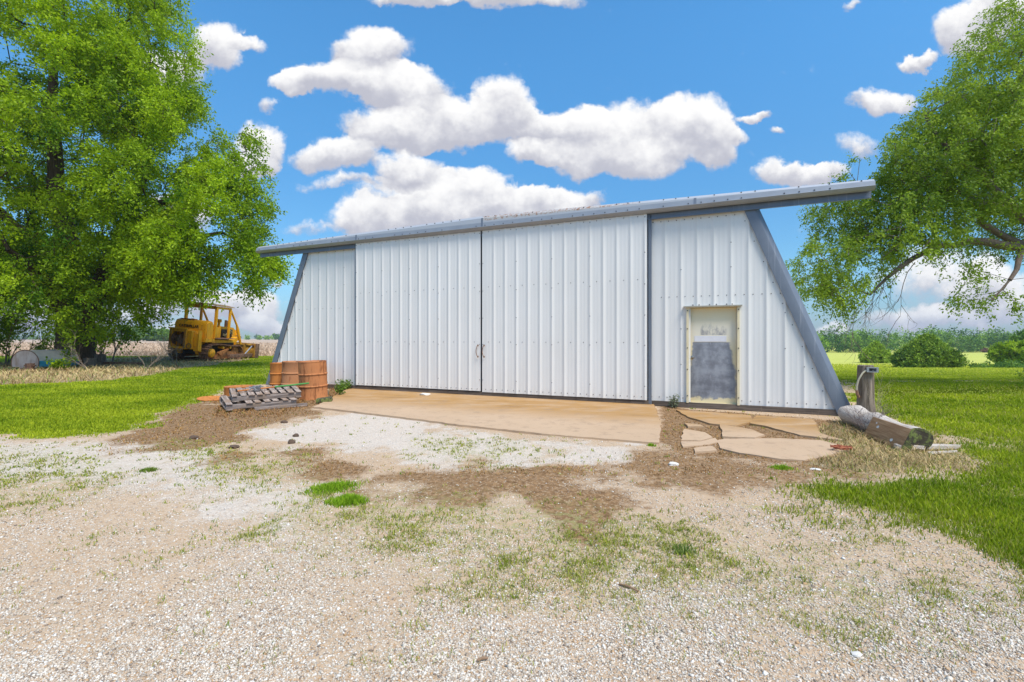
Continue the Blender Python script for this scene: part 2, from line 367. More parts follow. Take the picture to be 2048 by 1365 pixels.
# ------------------------------------------------------------------ leaf-like materials
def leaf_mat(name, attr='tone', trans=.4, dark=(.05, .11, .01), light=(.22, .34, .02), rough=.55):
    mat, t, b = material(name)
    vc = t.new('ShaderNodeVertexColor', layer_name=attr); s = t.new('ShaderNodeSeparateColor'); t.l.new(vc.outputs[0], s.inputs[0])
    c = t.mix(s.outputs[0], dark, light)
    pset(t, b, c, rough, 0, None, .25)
    tr = t.new('ShaderNodeBsdfTranslucent'); t.put(tr.inputs[0], t.mix(.6, c, (.9, 1, .35), 'MULTIPLY') if False else c)
    ms = t.new('ShaderNodeMixShader'); ms.inputs[0].default_value = trans
    t.l.new(b.outputs[0], ms.inputs[1]); t.l.new(tr.outputs[0], ms.inputs[2]); t.l.new(ms.outputs[0], t.n['Material Output'].inputs[0])
    return mat
def color_attr_mat(name, rough=.8, trans=.25):
    mat, t, b = material(name); vc = t.new('ShaderNodeVertexColor', layer_name='tone')
    pset(t, b, vc.outputs[0], rough, 0, None, .15)
    if trans:
        tr = t.new('ShaderNodeBsdfTranslucent'); t.l.new(vc.outputs[0], tr.inputs[0]); ms = t.new('ShaderNodeMixShader'); ms.inputs[0].default_value = trans
        t.l.new(b.outputs[0], ms.inputs[1]); t.l.new(tr.outputs[0], ms.inputs[2]); t.l.new(ms.outputs[0], t.n['Material Output'].inputs[0])
    return mat
M_BLADE = color_attr_mat('grass_blade', .6, .35)
M_DRY = color_attr_mat('dry_stalk', .9, .1)
M_STONE = color_attr_mat('gravel_stone', .9, 0)
def blades(P, h, w, lean, C, seg2=True):
    """P (n,3) roots; 5-vertex blades -> V, tris as quads(degenerate avoided by tri list)"""
    n = len(P); a = rng.uniform(0, 2 * math.pi, n); b = rng.uniform(0, 2 * math.pi, n)
    side = np.stack([np.cos(a), np.sin(a), np.zeros(n)], 1) * (w / 2)[:, None]
    ld = np.stack([np.cos(b), np.sin(b), np.zeros(n)], 1) * (lean * h)[:, None]
    up = np.zeros((n, 3)); up[:, 2] = h * np.sqrt(np.clip(1 - lean ** 2 * .8, .05, 1))
    V = np.stack([P - side, P + side, P + up * .55 + ld * .3 + side * .8, P + up * .55 + ld * .3 - side * .8, P + up + ld], 1).reshape(-1, 3)
    i = np.arange(n)[:, None] * 5
    T = np.concatenate([i + [0, 1, 2], i + [0, 2, 3], i + [3, 2, 4]], 1).reshape(-1, 3)
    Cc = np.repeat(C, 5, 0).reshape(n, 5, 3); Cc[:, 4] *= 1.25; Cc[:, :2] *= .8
    return V, T, Cc.reshape(-1, 3)
def cmix(a, b, f): f = np.asarray(f)[:, None]; return np.array(a) * (1 - f) + np.array(b) * f
def in_wall(X, Y):
    # true where the shed or its slabs stand
    c, s = math.cos(TH), math.sin(TH); dx, dy = X - WO[0], Y - WO[1]
    u = dx * c - dy * s; v = dx * s + dy * c
    return (np.abs(u) < 7.7) & (v > -.12) & (v < 22)
TH = math.atan(F / 2174.0); WO = (-0.7147, 11.4093)
def WP(u, v=0, z=0):
    return (WO[0] + u * math.cos(TH) + v * math.sin(TH), WO[1] - u * math.sin(TH) + v * math.cos(TH), z)
APRON = [(628, 817), (700, 825), (780, 835), (837, 842), (910, 852), (998, 862), (1100, 873), (1210, 882), (1318, 890), (1322, 850), (1330, 816)]
SLABS = [[(1352, 822), (1500, 833), (1508, 846), (1470, 855), (1420, 850), (1375, 836)], [(1512, 834), (1628, 842), (1640, 870), (1690, 885), (1600, 874), (1530, 855), (1500, 850)],
 [(1440, 852), (1500, 862), (1530, 874), (1510, 880), (1445, 877)], [(1368, 861), (1410, 868), (1425, 878), (1400, 885), (1362, 884)], [(1362, 887), (1400, 887), (1430, 880), (1440, 888), (1418, 893), (1366, 898)],
 [(1368, 850), (1400, 853), (1408, 857), (1376, 857)], [(1432, 885), (1450, 881), (1560, 880), (1640, 884), (1690, 897), (1698, 903), (1660, 914), (1610, 925), (1560, 922), (1480, 910), (1440, 900)], [(1388, 900), (1425, 896), (1434, 905), (1390, 908)]]
def on_slab(X, Y):
    r = poly_sd(X, Y, [gp(*p) for p in APRON] + [WP(3.5)[:2], WP(-4.0)[:2]]) > -.03
    for s in SLABS: r |= poly_sd(X, Y, [gp(*p) for p in s]) > -.01
    return r
def scatter_grass():
    # ---- lawns
    out = []
    def region(n, y0, y1, r0, r1, k=1.0):
        u = rng.random(n); Y = (y0 ** -k + u * (y1 ** -k - y0 ** -k)) ** (-1 / k); return Y * rng.uniform(r0, r1, n), Y
    for (n, y0, y1, r0, r1) in ((150000, 6.5, 40, -1.35, -.42), (25000, 6.5, 30, -2.1, -1.35), (150000, 2.5, 30, .55, 1.35), (60000, .8, 20, 1.35, 3.2), (90000, 14, 75, .55, 1.3)):
        X, Y = region(n, y0, y1, r0, r1, .6)
        m = masks(X, Y); keep = (rng.random(n) < m['lawn'] ** 1.6 * 1.05) & ~in_wall(X, Y) & ~on_slab(X, Y)
        X, Y = X[keep], Y[keep]; k = len(X); right = X > 0
        tall = sst(Y, 18, 40) * right
        wild = right & (Y < 14)
        h = rng.uniform(.025, .06, k) * (1 + 4.5 * tall) * (1 + .35 * wild) * (.6 + .4 * m['lawn'][keep])
        w = np.clip(.0022 * Y, .006, .09) * rng.uniform(.7, 1.3, k)
        f = np.clip(fbm(X * .55, Y * .9, 60) * 1.8 - .4 + rng.normal(0, .18, k), 0, 1)
        C = cmix((.16, .25, .008), (.44, .50, .025), f)
        C = np.where(right[:, None] & (rng.random(k) < .10 + .35 * (1 - m['lawn'][keep]))[:, None], C * .4 + np.array((.44, .36, .14)) * .6, C)
        C = C * (1 - .5 * tall[:, None]) + np.array((.60, .60, .06)) * (.60 * tall[:, None])
        # wheel ruts through the meadow
        rut = np.exp(-((Y - 12.0 - .12 * (X - 9)) / .5) ** 2) * (X > 7); C = C * (1 - .4 * rut[:, None]); h = h * (1 - .5 * rut)
        out.append(blades(np.stack([X, Y, H(X, Y)], 1), h, w, rng.uniform(.1, .7, k), C))
    # ---- weeds in the gravel
    n = 110000; X, Y = region(n, 2.0, 10, -1.6, 1.6, .2)
    m = masks(X, Y); cl = sst(fbm(X * 2.4, Y * 2.4, 70), .42, .62) * (.35 + .65 * sst(fbm(X * 9, Y * 9, 72), .4, .6))
    keep = (rng.random(n) < np.clip(m['weed'] * .85 + .06, 0, 1) * (.12 + .88 * cl) * (1 - m['brown'] * .7)) & ~on_slab(X, Y) & ~in_wall(X, Y)
    X, Y = X[keep], Y[keep]; tn = rng.integers(3, 9, len(X))
    bx = np.repeat(X, tn) + rng.normal(0, .022, tn.sum()); by = np.repeat(Y, tn) + rng.normal(0, .022, tn.sum())
    ok = ~on_slab(bx, by); bx, by = bx[ok], by[ok]; k = len(bx)
    tone = np.repeat(rng.random(len(X)), tn)[ok]
    C = cmix((.17, .25, .02), (.46, .46, .08), np.clip(tone + rng.normal(0, .2, k), 0, 1)); C = np.where((rng.random(k) < .15)[:, None], np.array((.48, .38, .20)), C)
    out.append(blades(np.stack([bx, by, H(bx, by)], 1), rng.uniform(.010, .042, k), np.clip(.0015 * by, .003, .014) * rng.uniform(.8, 1.5, k), rng.uniform(.3, .95, k), C))
    # ---- denser strips: wheel line, lawn fringes
    n = 60000; X, Y = region(n, 3.0, 10, -1.3, 1.3, .4)
    m = masks(X, Y); cl = sst(fbm(X * 5, Y * 5, 71), .42, .6)
    keep = (rng.random(n) < np.clip(m['weed'] - .75, 0, 1) * .75 * cl * (1 - m['lawn'])) & ~on_slab(X, Y)
    X, Y = X[keep], Y[keep]; k = len(X)
    C = cmix((.16, .24, .03), (.34, .33, .10), rng.random(k))
    out.append(blades(np.stack([X, Y, H(X, Y)], 1), rng.uniform(.015, .05, k), np.clip(.0013 * Y, .003, .014), rng.uniform(.2, .9, k), C))
    off = 0; Vs, Ts, Cs = [], [], []
    for V, T, C in out: Vs.append(V); Ts.append(T + off); Cs.append(C); off += len(V)
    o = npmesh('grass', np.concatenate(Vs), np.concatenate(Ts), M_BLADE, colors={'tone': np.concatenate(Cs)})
    tag(o, 'short green grass of the lawns and sparse weeds in the gravel', 'grass', kind='stuff')
    # ---- dry straw
    out = []
    n = 150000; X, Y = region(n, 4.8, 34, -1.3, 1.1, .5); m = masks(X, Y)
    keep = (rng.random(n) < np.clip(m['straw'] * 1.0 + m['litter'] * .8 + m['brown'] * (.28 + .5 * sst(fbm(X * 3, Y * 3, 79), .5, .65)) * (Y < 14), 0, 1)) & ~on_slab(X, Y) & ~in_wall(X, Y)
    X, Y = X[keep], Y[keep]; k = len(X); bigs = (Y > 14)
    m = {q: v[keep] for q, v in m.items()}
    h = np.where(bigs, rng.uniform(.05, .28, k), rng.uniform(.03, .13, k)) * np.where(m['straw'] > .5, 1.1, np.where(m['litter'] > .4, .7, .35))
    C = cmix((.28, .18, .08), (.68, .53, .26), np.clip(rng.random(k) * .7 + (fbm(X * 1.1, Y * 1.1, 77) - .35), 0, 1)); C = np.where((rng.random(k) < .12)[:, None], np.array((.20, .27, .05)), C)
    C = np.where((m['straw'] < .4)[:, None], C * np.array((.72, .54, .38)), C)
    C = np.where(((m['litter'] > .4) & (m['straw'] < .4))[:, None], C * np.array((.85, .8, .85)), C)
    out.append(blades(np.stack([X, Y, H(X, Y)], 1), h, np.clip(.0016 * Y, .004, .035) * rng.uniform(.6, 1.3, k), rng.uniform(.5, 1.08, k), C))
    off = 0; Vs, Ts, Cs = [], [], []
    for V, T, C in out: Vs.append(V); Ts.append(T + off); Cs.append(C); off += len(V)
    o = npmesh('dry_grass', np.concatenate(Vs), np.concatenate(Ts), M_DRY, colors={'tone': np.concatenate(Cs)})
    tag(o, 'flattened dry straw and dead grass round the tree, pallets and log', 'dry grass', kind='stuff')
    # ---- crop stubble in the field behind
    n = 60000; X, Y = region(n, FIELD_Y + .4, 150, -1.6, -.3, 1.2); X = np.round(X / .76) * .76 + rng.normal(0, .12, n)
    h = rng.uniform(.15, .5, n); C = cmix((.34, .23, .15), (.74, .58, .43), rng.random(n))
    V, T, C = blades(np.stack([X, Y, H(X, Y)], 1), h, .0019 * Y * rng.uniform(.7, 1.2, n), rng.uniform(.1, .9, n), C)
    o = npmesh('crop_stubble', V, T, M_DRY, colors={'tone': C}); tag(o, 'pale cut maize stubble covering the field behind the lawn', 'stubble', kind='stuff')
scatter_grass()
def scatter_gravel():
    n = 440000; u = rng.random(n); k_ = .75
    Y = (1.7 ** -k_ + u * (9.0 ** -k_ - 1.7 ** -k_)) ** (-1 / k_); X = Y * rng.uniform(-1.3, 1.25, n)
    m = masks(X, Y); dn = .38 + .62 * sst(fbm(X * 1.3, Y * 1.3, 80), .38, .62)
    keep = (rng.random(n) < dn * (1 - .93 * np.clip(m['brown'] * 1.3, 0, 1)) * (1 - m['lawn']) * (1 - .8 * m['straw'])) & ~on_slab(X, Y) & ~in_wall(X, Y)
    X, Y = X[keep], Y[keep]; n = len(X); wh = m['white'][keep]
    s = np.clip(rng.lognormal(math.log(.0038), .38, n), .0022, .013) * (1 + .03 * Y)
    base = np.array([(1, 0, 0), (-1, 0, 0), (0, 1, 0), (0, -1, 0), (0, 0, 1), (0, 0, -1)], float)
    V = base[None] * s[:, None, None] * rng.uniform(.6, 1.35, (n, 6, 1)); V = V + rng.normal(0, .22, (n, 6, 3)) * s[:, None, None]
    V[:, :, 2] *= .6
    V += np.stack([X, Y, H(X, Y) + s * .2], 1)[:, None, :]
    tri = np.array([(0, 2, 4), (2, 1, 4), (1, 3, 4), (3, 0, 4), (2, 0, 5), (1, 2, 5), (3, 1, 5), (0, 3, 5)])
    T = (np.arange(n)[:, None, None] * 6 + tri[None]).reshape(-1, 3)
    pal = np.array([(.68, .63, .56), (.61, .54, .45), (.53, .44, .34), (.41, .34, .27), (.25, .20, .16), (.48, .31, .17), (.77, .74, .69), (.58, .50, .41)])
    ci = rng.choice(8, n, p=[.22, .2, .15, .11, .07, .06, .04, .15]); C = pal[ci] * rng.uniform(.85, 1.1, (n, 1)); C = C * (1 - .5 * wh[:, None]) + np.array((.68, .65, .61)) * .5 * wh[:, None]
    o = npmesh('gravel', V.reshape(-1, 3), T, M_STONE, colors={'tone': np.repeat(C, 6, 0)})
    tag(o, 'loose pale crushed stone scattered over the yard', 'gravel', kind='stuff')
scatter_gravel()
# ------------------------------------------------------------------ shared materials
def simple_mat(name, c, rough=.6, metal=0, var=.12, scale=8, bump_=.0):
    m, t, b = material(name); P = obco(t); n = t.noise(P, scale, 4, .6)
    c1 = tuple(min(1, x * (1 - var)) for x in c); c2 = tuple(min(1, x * (1 + var)) for x in c)
    pset(t, b, t.mix(n, c1, c2), rough, metal, t.bump(n, bump_, .01) if bump_ else None); return m
def white_panel_mat():
    m, t, b = material('white_sheet_metal'); P = obco(t)
    st = t.new('ShaderNodeMapping'); t.l.new(P, st.inputs[0]); st.inputs['Scale'].default_value = (14, 1, .5)
    streak = t.noise(st.outputs[0], 1.0, 4, .6); big = t.noise(P, .6, 3, .5)
    c = t.mix(streak, (.69, .68, .66), (.79, .78, .755)); c = t.mix(t.smooth(big, .35, .7), c, (.76, .755, .74))
    sp = t.new('ShaderNodeSeparateXYZ'); t.l.new(P, sp.inputs[0])
    mud = t.m('MULTIPLY', t.m('SUBTRACT', 1, t.smooth(sp.outputs[2], .02, .42)), t.smooth(t.noise(P, 6, 4, .7), .42, .72))
    c = t.mix(t.m('MULTIPLY', mud, .35), c, (.45, .38, .30))
    fine = t.noise(P, 90, 2, .5); c = t.mix(t.m('MULTIPLY', t.smooth(fine, .68, .75), .25), c, (.35, .33, .32))
    pset(t, b, c, .42, 0, t.bump(t.noise(st.outputs[0], .5, 3, .6), .16, .02), .4); return m
M_PANEL = white_panel_mat()
M_SCREW = simple_mat('screw_head', (.07, .065, .065), .5)
def galv_mat():
    m, t, b = material('galvanised_sheet'); P = obco(t); n = t.noise(P, 3, 5, .6)
    st = t.new('ShaderNodeMapping'); t.l.new(P, st.inputs[0]); st.inputs['Scale'].default_value = (18, 2, .8); s2 = t.noise(st.outputs[0], 1, 4, .65)
    c = t.mix(n, (.13, .155, .20), (.20, .23, .28)); c = t.mix(t.smooth(s2, .55, .75), c, (.27, .29, .33))
    pset(t, b, c, .5, .2, t.bump(n, .08, .02), .4); return m
M_GALV = galv_mat()
def track_mat():
    m, t, b = material('galvanised_track_cover'); P = obco(t); n = t.noise(P, 3, 5, .6); sp = t.new('ShaderNodeSeparateXYZ'); t.l.new(P, sp.inputs[0])
    c = t.mix(n, (.25, .27, .31), (.38, .40, .43)); c = t.mix(t.smooth(sp.outputs[2], 4.29, 4.31), c, (.46, .47, .49))  # top of the cover is paler: light from above put into its colour
    mid = t.m('MULTIPLY', t.smooth(sp.outputs[0], .0, .12), t.m('SUBTRACT', 1, t.smooth(sp.outputs[0], 3.0, 4.3)))
    rn = t.noise(P, 16, 5, .75); up = t.smooth(sp.outputs[2], 4.33, 4.36)
    r = t.m('MULTIPLY', t.m('MULTIPLY', t.smooth(rn, .49, .60), mid), up)
    c = t.mix(t.m('MULTIPLY', mid, t.m('MULTIPLY', up, .6)), c, (.58, .52, .45)); c = t.mix(r, c, (.33, .14, .055))
    pset(t, b, c, .45, .3, None, .4); return m
M_TRACK = track_mat()
def rust_mat(name, c1=(.42, .15, .045), c2=(.60, .26, .09), c3=(.30, .11, .04), scale=5):
    m, t, b = material(name); P = obco(t); n = t.noise(P, scale, 5, .65); st = t.new('ShaderNodeMapping'); t.l.new(P, st.inputs[0]); st.inputs['Scale'].default_value = (1, 1, .25)
    n2 = t.noise(st.outputs[0], scale * 2.5, 4, .6); c = t.mix(t.smooth(n, .3, .7), c1, c2); c = t.mix(t.smooth(n2, .48, .68), c, c3)
    f = t.noise(P, scale * 18, 3, .6); pset(t, b, c, .85, .05, t.bump(f, .25, .004), .2); return m
M_RUST = rust_mat('rusted_steel'); M_DKRUST = rust_mat('dark_rusted_steel', (.15, .085, .06), (.32, .18, .11), (.08, .05, .04), 7)
def wood_mat(name, a, b_, c_=None, axis=0, scale=3, bmp=.4):
    m, t, b = material(name); P = obco(t); mp = t.new('ShaderNodeMapping'); t.l.new(P, mp.inputs[0]); s = [14 * scale / 3] * 3; s[axis] = .8 * scale / 3; mp.inputs['Scale'].default_value = s
    n = t.noise(mp.outputs[0], 2.2, 5, .65, .4); k = t.noise(P, 3, 4, .6); c = t.mix(t.smooth(n, .3, .7), a, b_)
    if c_: c = t.mix(t.smooth(k, .48, .66), c, c_)
    pset(t, b, c, .9, 0, t.bump(n, bmp, .01), .15); return m
M_PALLET = wood_mat('weathered_grey_wood', (.12, .095, .085), (.37, .31, .28), (.24, .18, .14), 0)
M_PALLET2 = wood_mat('weathered_grey_slat', (.16, .12, .10), (.46, .38, .33), (.28, .2, .15), 1)
M_POST = wood_mat('weathered_post_wood', (.11, .085, .06), (.33, .27, .215), (.22, .17, .12), 2)
M_BARK = wood_mat('dark_bark', (.035, .026, .018), (.115, .085, .06), None, 2, 3, 1.0)
M_BARK2 = wood_mat('grey_brown_bark', (.10, .075, .058), (.27, .21, .17), None, 2, 6, .8)
M_GREYWOOD = wood_mat('bleached_log_wood', (.34, .29, .25), (.66, .60, .54), (.48, .42, .36), 1, 5, .6)
M_REDWOOD = wood_mat('brown_sawn_wood', (.30, .16, .08), (.52, .32, .17), (.38, .21, .11), 1, 4, .4)
def mossy():
    m, t, b = material('mossy_cut_wood'); P = obco(t); n = t.noise(P, 14, 4, .7); c = t.mix(t.smooth(n, .42, .6), (.055, .045, .03), (.16, .19, .05)); pset(t, b, c, .95, 0, t.bump(n, .6, .02)); return m
M_MOSS = mossy()
# ------------------------------------------------------------------ the shed
shed = thing('metal_shed', 'long white ribbed metal shed with sloping ends and two sliding doors', 'shed', WP(0), (0, 0, -TH))
# local axes: x along the front (right +), y into the building, z up
ZB, ZT = .10, 4.12            # panel bottom / track underside
def slopeu(z): return 7.42 - (z / 4.06) * (7.42 - 5.83)   # half width of the sheeting at height z
def topz(u, cap):             # sheet top under the sloping trim at |u|
    a = abs(u)
    return cap if a < 5.83 else max(ZB, min(cap, 4.06 * (7.42 - a) / (7.42 - 5.83)))
def sheet(u0, u1, ribs, y, top, name, parent, bottom=ZB, screws=(), minor=True, hole=None, trimcut=True, inner=0):
    """ribbed sheet: profile along u, extruded up; y is the face plane (front is -y)"""
    pr = [(u0, 0)]
    for r in ribs:
        if r - .028 < u0 or r + .028 > u1: continue
        pr += [(r - .028, 0), (r - .011, -.012), (r + .011, -.012), (r + .028, 0)]
    if minor:
        rr = sorted(ribs)
        for a, b_ in zip(rr, rr[1:]):
            for f in (.36, .64):
                c = a + (b_ - a) * f
                if u0 + .02 < c < u1 - .02: pr += [(c - .016, 0), (c - .006, -.0012), (c + .006, -.0012), (c + .016, 0)]
    pr.append((u1, 0)); pr = sorted(set(pr)); pts = []
    for p, q in zip(pr, pr[1:]):
        pts.append(p); L = q[0] - p[0]; k = max(1, int(L / .08))
        for i in range(1, k): pts.append((p[0] + L * i / k, p[1] + (q[1] - p[1]) * i / k))
    pts.append(pr[-1])
    V, Fq, mi = [], [], []
    def zt(u): return topz(u, top(u)) if trimcut else top(u)
    for (ua, ya), (ub, yb) in zip(pts, pts[1:]):
        spans = [(bottom, None)]
        if hole and ua >= hole[0] - 1e-6 and ub <= hole[1] + 1e-6: spans = [(hole[2], None)]
        for z0, _ in spans:
            za, zb = zt(ua), zt(ub)
            if za <= z0 + .01 and zb <= z0 + .01: continue
            nz = 6
            for k in range(nz):
                f0, f1 = k / nz, (k + 1) / nz; i = len(V)
                V += [(ua, y + ya, z0 + (za - z0) * f0), (ub, y + yb, z0 + (zb - z0) * f0), (ub, y + yb, z0 + (zb - z0) * f1), (ua, y + ya, z0 + (za - z0) * f1)]
                Fq.append((i, i + 1, i + 2, i + 3)); mi.append(0)
    for (u, z) in screws:
        if hole and hole[0] - .02 < u < hole[1] + .02 and z < hole[2]: continue
        if not (u0 < u < u1) or z > zt(u) - .03: continue
        rb = any(abs(u - r) < .02 for r in ribs); yy = y - (.012 if rb else 0) - .006; s = .0085; i = len(V)
        for k in range(6):
            a = k * math.pi / 3; V.append((u + s * math.cos(a), yy, z + s * math.sin(a)))
        for k in range(6):
            a = k * math.pi / 3; V.append((u + s * 1.3 * math.cos(a), yy + .0055, z + s * 1.3 * math.sin(a)))
        Fq.append((i, i + 1, i + 2, i + 3)); mi.append(1); Fq.append((i, i + 3, i + 4, i + 5)); mi.append(1)
        for k in range(6): Fq.append((i + k, i + (k + 1) % 6, i + 6 + (k + 1) % 6, i + 6 + k)); mi.append(1)
    o = npmesh(name, V, Fq, [M_PANEL, M_SCREW], parent, matidx=mi)
    bm = bmesh.new(); bm.from_mesh(o.data); bmesh.ops.remove_doubles(bm, verts=bm.verts, dist=.0004); bm.to_mesh(o.data); bm.free()
    return o
def rowscr(u0, u1, zs, step, ph=0):
    r = []
    for z in zs:
        u = u0 + ph
        while u < u1: r.append((u, z)); u += step
    return r
doorL_ribs = [-3.9 + .3 * k + .015 for k in range(13)] + [-.045]; doorR_ribs = [.05] + [.05 + .3 * k + .27 for k in range(12)] + [3.90]
doorL_ribs = [-3.92 + .2983 * k for k in range(14)]; doorR_ribs = [.045 + .2983 * k for k in range(14)]
topdoor = lambda u: 4.12
def door_scr(ribs):
    s = []
    for k, r in enumerate(ribs):
        if k in (0, 3, 6, 9, 13): s += [(r, z) for z in (.42, 1.3, 1.95, 2.62, 3.3, 4.06)]
    mids = [(a + b_) / 2 for a, b_ in zip(ribs, ribs[1:])]
    s += [(m_, z) for m_ in mids for z in (1.36, 2.72, 4.08)] + [(m_ + d_, .19) for m_ in mids for d_ in (-.075, .075)]
    return s
dl = sheet(-3.95, -.022, doorL_ribs, -.12, topdoor, 'sliding_door', shed, .14, door_scr(doorL_ribs), trimcut=False); dl['label'] = 'left sliding door leaf of white ribbed sheeting'
dr = sheet(.022, 3.965, doorR_ribs, -.12, topdoor, 'sliding_door', shed, .12, door_scr(doorR_ribs), trimcut=False); dr['label'] = 'right sliding door leaf of white ribbed sheeting'
# frames behind the leaves (thin dark edge) and handles
for par, a, b_ in ((dl, -3.95, -.03), (dr, .03, 3.965)):
    mb = MB()
    mb.box(a, a + .04, -.085, -.02, .13, 4.10); mb.box(b_ - .04, b_, -.085, -.02, .13, 4.10); mb.box(a + .04, b_ - .04, -.085, -.03, .13, .17)
    mb.build('door_frame', M_GALV, par)
for par, sgn in ((dl, -1), (dr, 1)):
    mb = MB(); u = sgn * .075 - (.02 if sgn < 0 else 0)
    mb.tube([(u + .02, -.155, 1.27), (u, -.175, 1.25), (u - .018 * 1, -.185, 1.17), (u - .018, -.185, 1.1), (u, -.175, 1.02), (u + .02, -.155, 1.0)], .009, 8)
    mb.box(u - .002, u + .032, -.157, -.151, 1.255, 1.295); mb.box(u - .002, u + .032, -.157, -.151, .975, 1.015)
    mb.build('door_pull', M_DKRUST, par)
rl = [-3.95 - .21 - .315 * k for k in range(12)]; rr_ = [4.33 + .3175 * k for k in range(11)]
scrl = rowscr(-7.4, -3.9, (2.33,), .1575, .07) + [(r, z) for r in rl[1::3] for z in (.5, 1.15, 1.75, 3.0, 3.5, 4.0)] + [(r, z) for r in rl for z in (3.98,)] + rowscr(-7.3, -4, (.17,), .1575)
scrr = rowscr(4.25, 7.2, (2.33,), .1588, .0) + [(rr_[1], z) for z in (.9, 1.65, 2.9)] + [(r, z) for r in rr_[4::4] for z in (1.5, 2.9, 3.4, .9)] + [(r, z) for r in rr_[7:8] for z in (1.25, 1.95)] + rowscr(4.05, 7.4, (.19,), .1588) + rowscr(4.05, 5.8, (3.95,), .1588, .03)
for k in range(9):
    z = .45 + k * .42; scrr.append((slopeu(z) - .075, z)); scrl.append((-(slopeu(z) - .075), z))
fixtop = lambda u: 4.10
s1 = sheet(-7.42, -3.86, rl, 0, fixtop, 'wall_sheeting', shed, ZB, scrl)
s2 = sheet(3.88, 7.42, rr_, 0, fixtop, 'wall_sheeting', shed, ZB, scrr, hole=(4.79, 5.72, 2.09))
# wall body behind doors, roof, sides and back: closed shell
mb = MB()
D = 16.0
def ridge(u): return 4.42 - abs(u) * .022
prof = [(-7.45, 0), (7.45, 0), (5.86, 4.08), (5.86, ridge(5.86) - .06), (0, 4.34), (-5.86, ridge(5.86) - .06), (-5.86, 4.08)]
N0, N1 = [(x, .10, z) for x, z in prof], [(x, D, z) for x, z in prof]
mb.poly([(a) for a in N0][::-1] if False else N0); mb.poly(N1[::-1])
for i in (0, 1, 5, 6): mb.poly([N0[i], N1[i], N1[(i + 1) % 7], N0[(i + 1) % 7]])
mb.build('building_shell', simple_mat('shell_grey', (.25, .25, .26), .7), shed)
for sgn in (-1, 1):
    mb = MB()
    # corrugated sloping sides run back from the end trims
    k = 0; v = .16
    while v < D - .3:
        for (a, b_, o_) in ((0, .22, 0), (.22, .26, .03), (.26, .30, .03)):
            pass
        x0, x1 = sgn * 7.5, sgn * 5.92
        mb.poly([(x0, v, 0), (x0, v + .24, 0), (x1, v + .24, 4.1), (x1, v, 4.1)])
        mb.poly([(x0, v + .24, 0), (x0 + sgn * .03, v + .26, 0), (x1 + sgn * .03, v + .26, 4.1), (x1, v + .24, 4.1)])
        mb.poly([(x0 + sgn * .03, v + .26, 0), (x0 + sgn * .03, v + .285, 0), (x1 + sgn * .03, v + .285, 4.1), (x1 + sgn * .03, v + .26, 4.1)])
        mb.poly([(x0 + sgn * .03, v + .285, 0), (x0, v + .305, 0), (x1, v + .305, 4.1), (x1 + sgn * .03, v + .285, 4.1)])
        v += .305
    mb.build('side_sheeting', M_PANEL, shed)
mb = MB()
for sgn in (-1, 1): mb.prism([(0, 4.36), (sgn * 6.0, 4.235), (sgn * 6.0, 4.20), (0, 4.325)] if sgn > 0 else [(0, 4.36), (0, 4.325), (-6.0, 4.20), (-6.0, 4.235)], .0, D + .1, 'xz')
mb.build('roof', M_GALV, shed)
# sloping corner trims: front face, folded bevel and return
for sgn in (-1, 1):
    mb = MB()
    zb = .03 if sgn > 0 else 0
    for z0, z1 in ((zb, 4.08),):
        def X(z, w): return sgn * (7.42 - (z / 4.06) * (7.42 - 5.83) + w)
        sec = [(-.012, -.03), (-.012, -.048), (.165, -.055), (.175, -.05), (.275, .05), (.275, .17), (.24, .17), (.02, .02)]
        A = [mb.bm.verts.new((X(z0, w), y, z0)) for w, y in sec]; B = [mb.bm.verts.new((X(z1, w), y, z1)) for w, y in sec]
        n = len(sec)
        for i in range(n): mb.bm.faces.new([A[i], A[(i + 1) % n], B[(i + 1) % n], B[i]])
        mb.bm.faces.new(A[::-1]); mb.bm.faces.new(B)
    mb.build('corner_trim', M_GALV, shed)
# jambs where the sliding leaves stop
for u, s_ in ((4.02, 1), (-3.985, -1)):
    mb = MB(); mb.box(u - .035, u + .035, -.075, -.034, .03, 4.10); mb.box(u - .012 * s_ - .008, u - .012 * s_ + .008, -.10, -.076, .05, 4.09); mb.build('door_jamb', M_GALV, shed)
# track cover: long, slightly gabled cover with a round lip, reaching past both ends
mb = MB()
us = [-7.83, -7.0, -5.9, -4.5, -3, -1.5, -.02, .08, 1.5, 3, 4.5, 5.9, 7.0, 7.93]
def coversec(u):
    rise = .15 * max(0, 1 - abs(u) / 7.9); return [(-.10, 4.335 + rise), (-.19, 4.30 + rise * .97), (-.245, 4.175 + rise * .1), (-.25, 4.165)], rise
rings = []
for u in us:
    sec, rise = coversec(u)
    pts = [(.0, 4.335 + rise), (-.10, 4.335 + rise), (-.185, 4.275 + rise * .92), (-.20, 4.19)]
    for k in range(7):
        a = math.pi * (.55 - k * .22); pts.append((-.205 - .032 * math.cos(a - 1.2) * 1, 4.16 + .032 * math.sin(a)))
    pts += [(-.14, 4.118), (-.135, 4.13), (-.17, 4.20), (-.0, 4.30 + rise)]
    rings.append([mb.bm.verts.new((u, y, z)) for y, z in pts])
for A, B in zip(rings, rings[1:]):
    n = len(A)
    for i in range(n): mb.bm.faces.new([A[i], A[(i + 1) % n], B[(i + 1) % n], B[i]])
for r, rv in ((rings[0], 1), (rings[-1], 0)): mb.bm.faces.new(r[::-1] if rv else r)
mb.mi = 1; random.seed(5)
for k in range(64):
    u = -7.7 + k * .245; rise = coversec(u)[1]
    for (yy, zz) in ((-.192, 4.225), (-.145, 4.31 + rise * .95)):
        if random.random() < .65: mb.box(u - .011, u + .011, yy - .012, yy + .003, zz - .011, zz + .011)
cov = mb.build('track_cover', [M_TRACK, M_SCREW], shed)
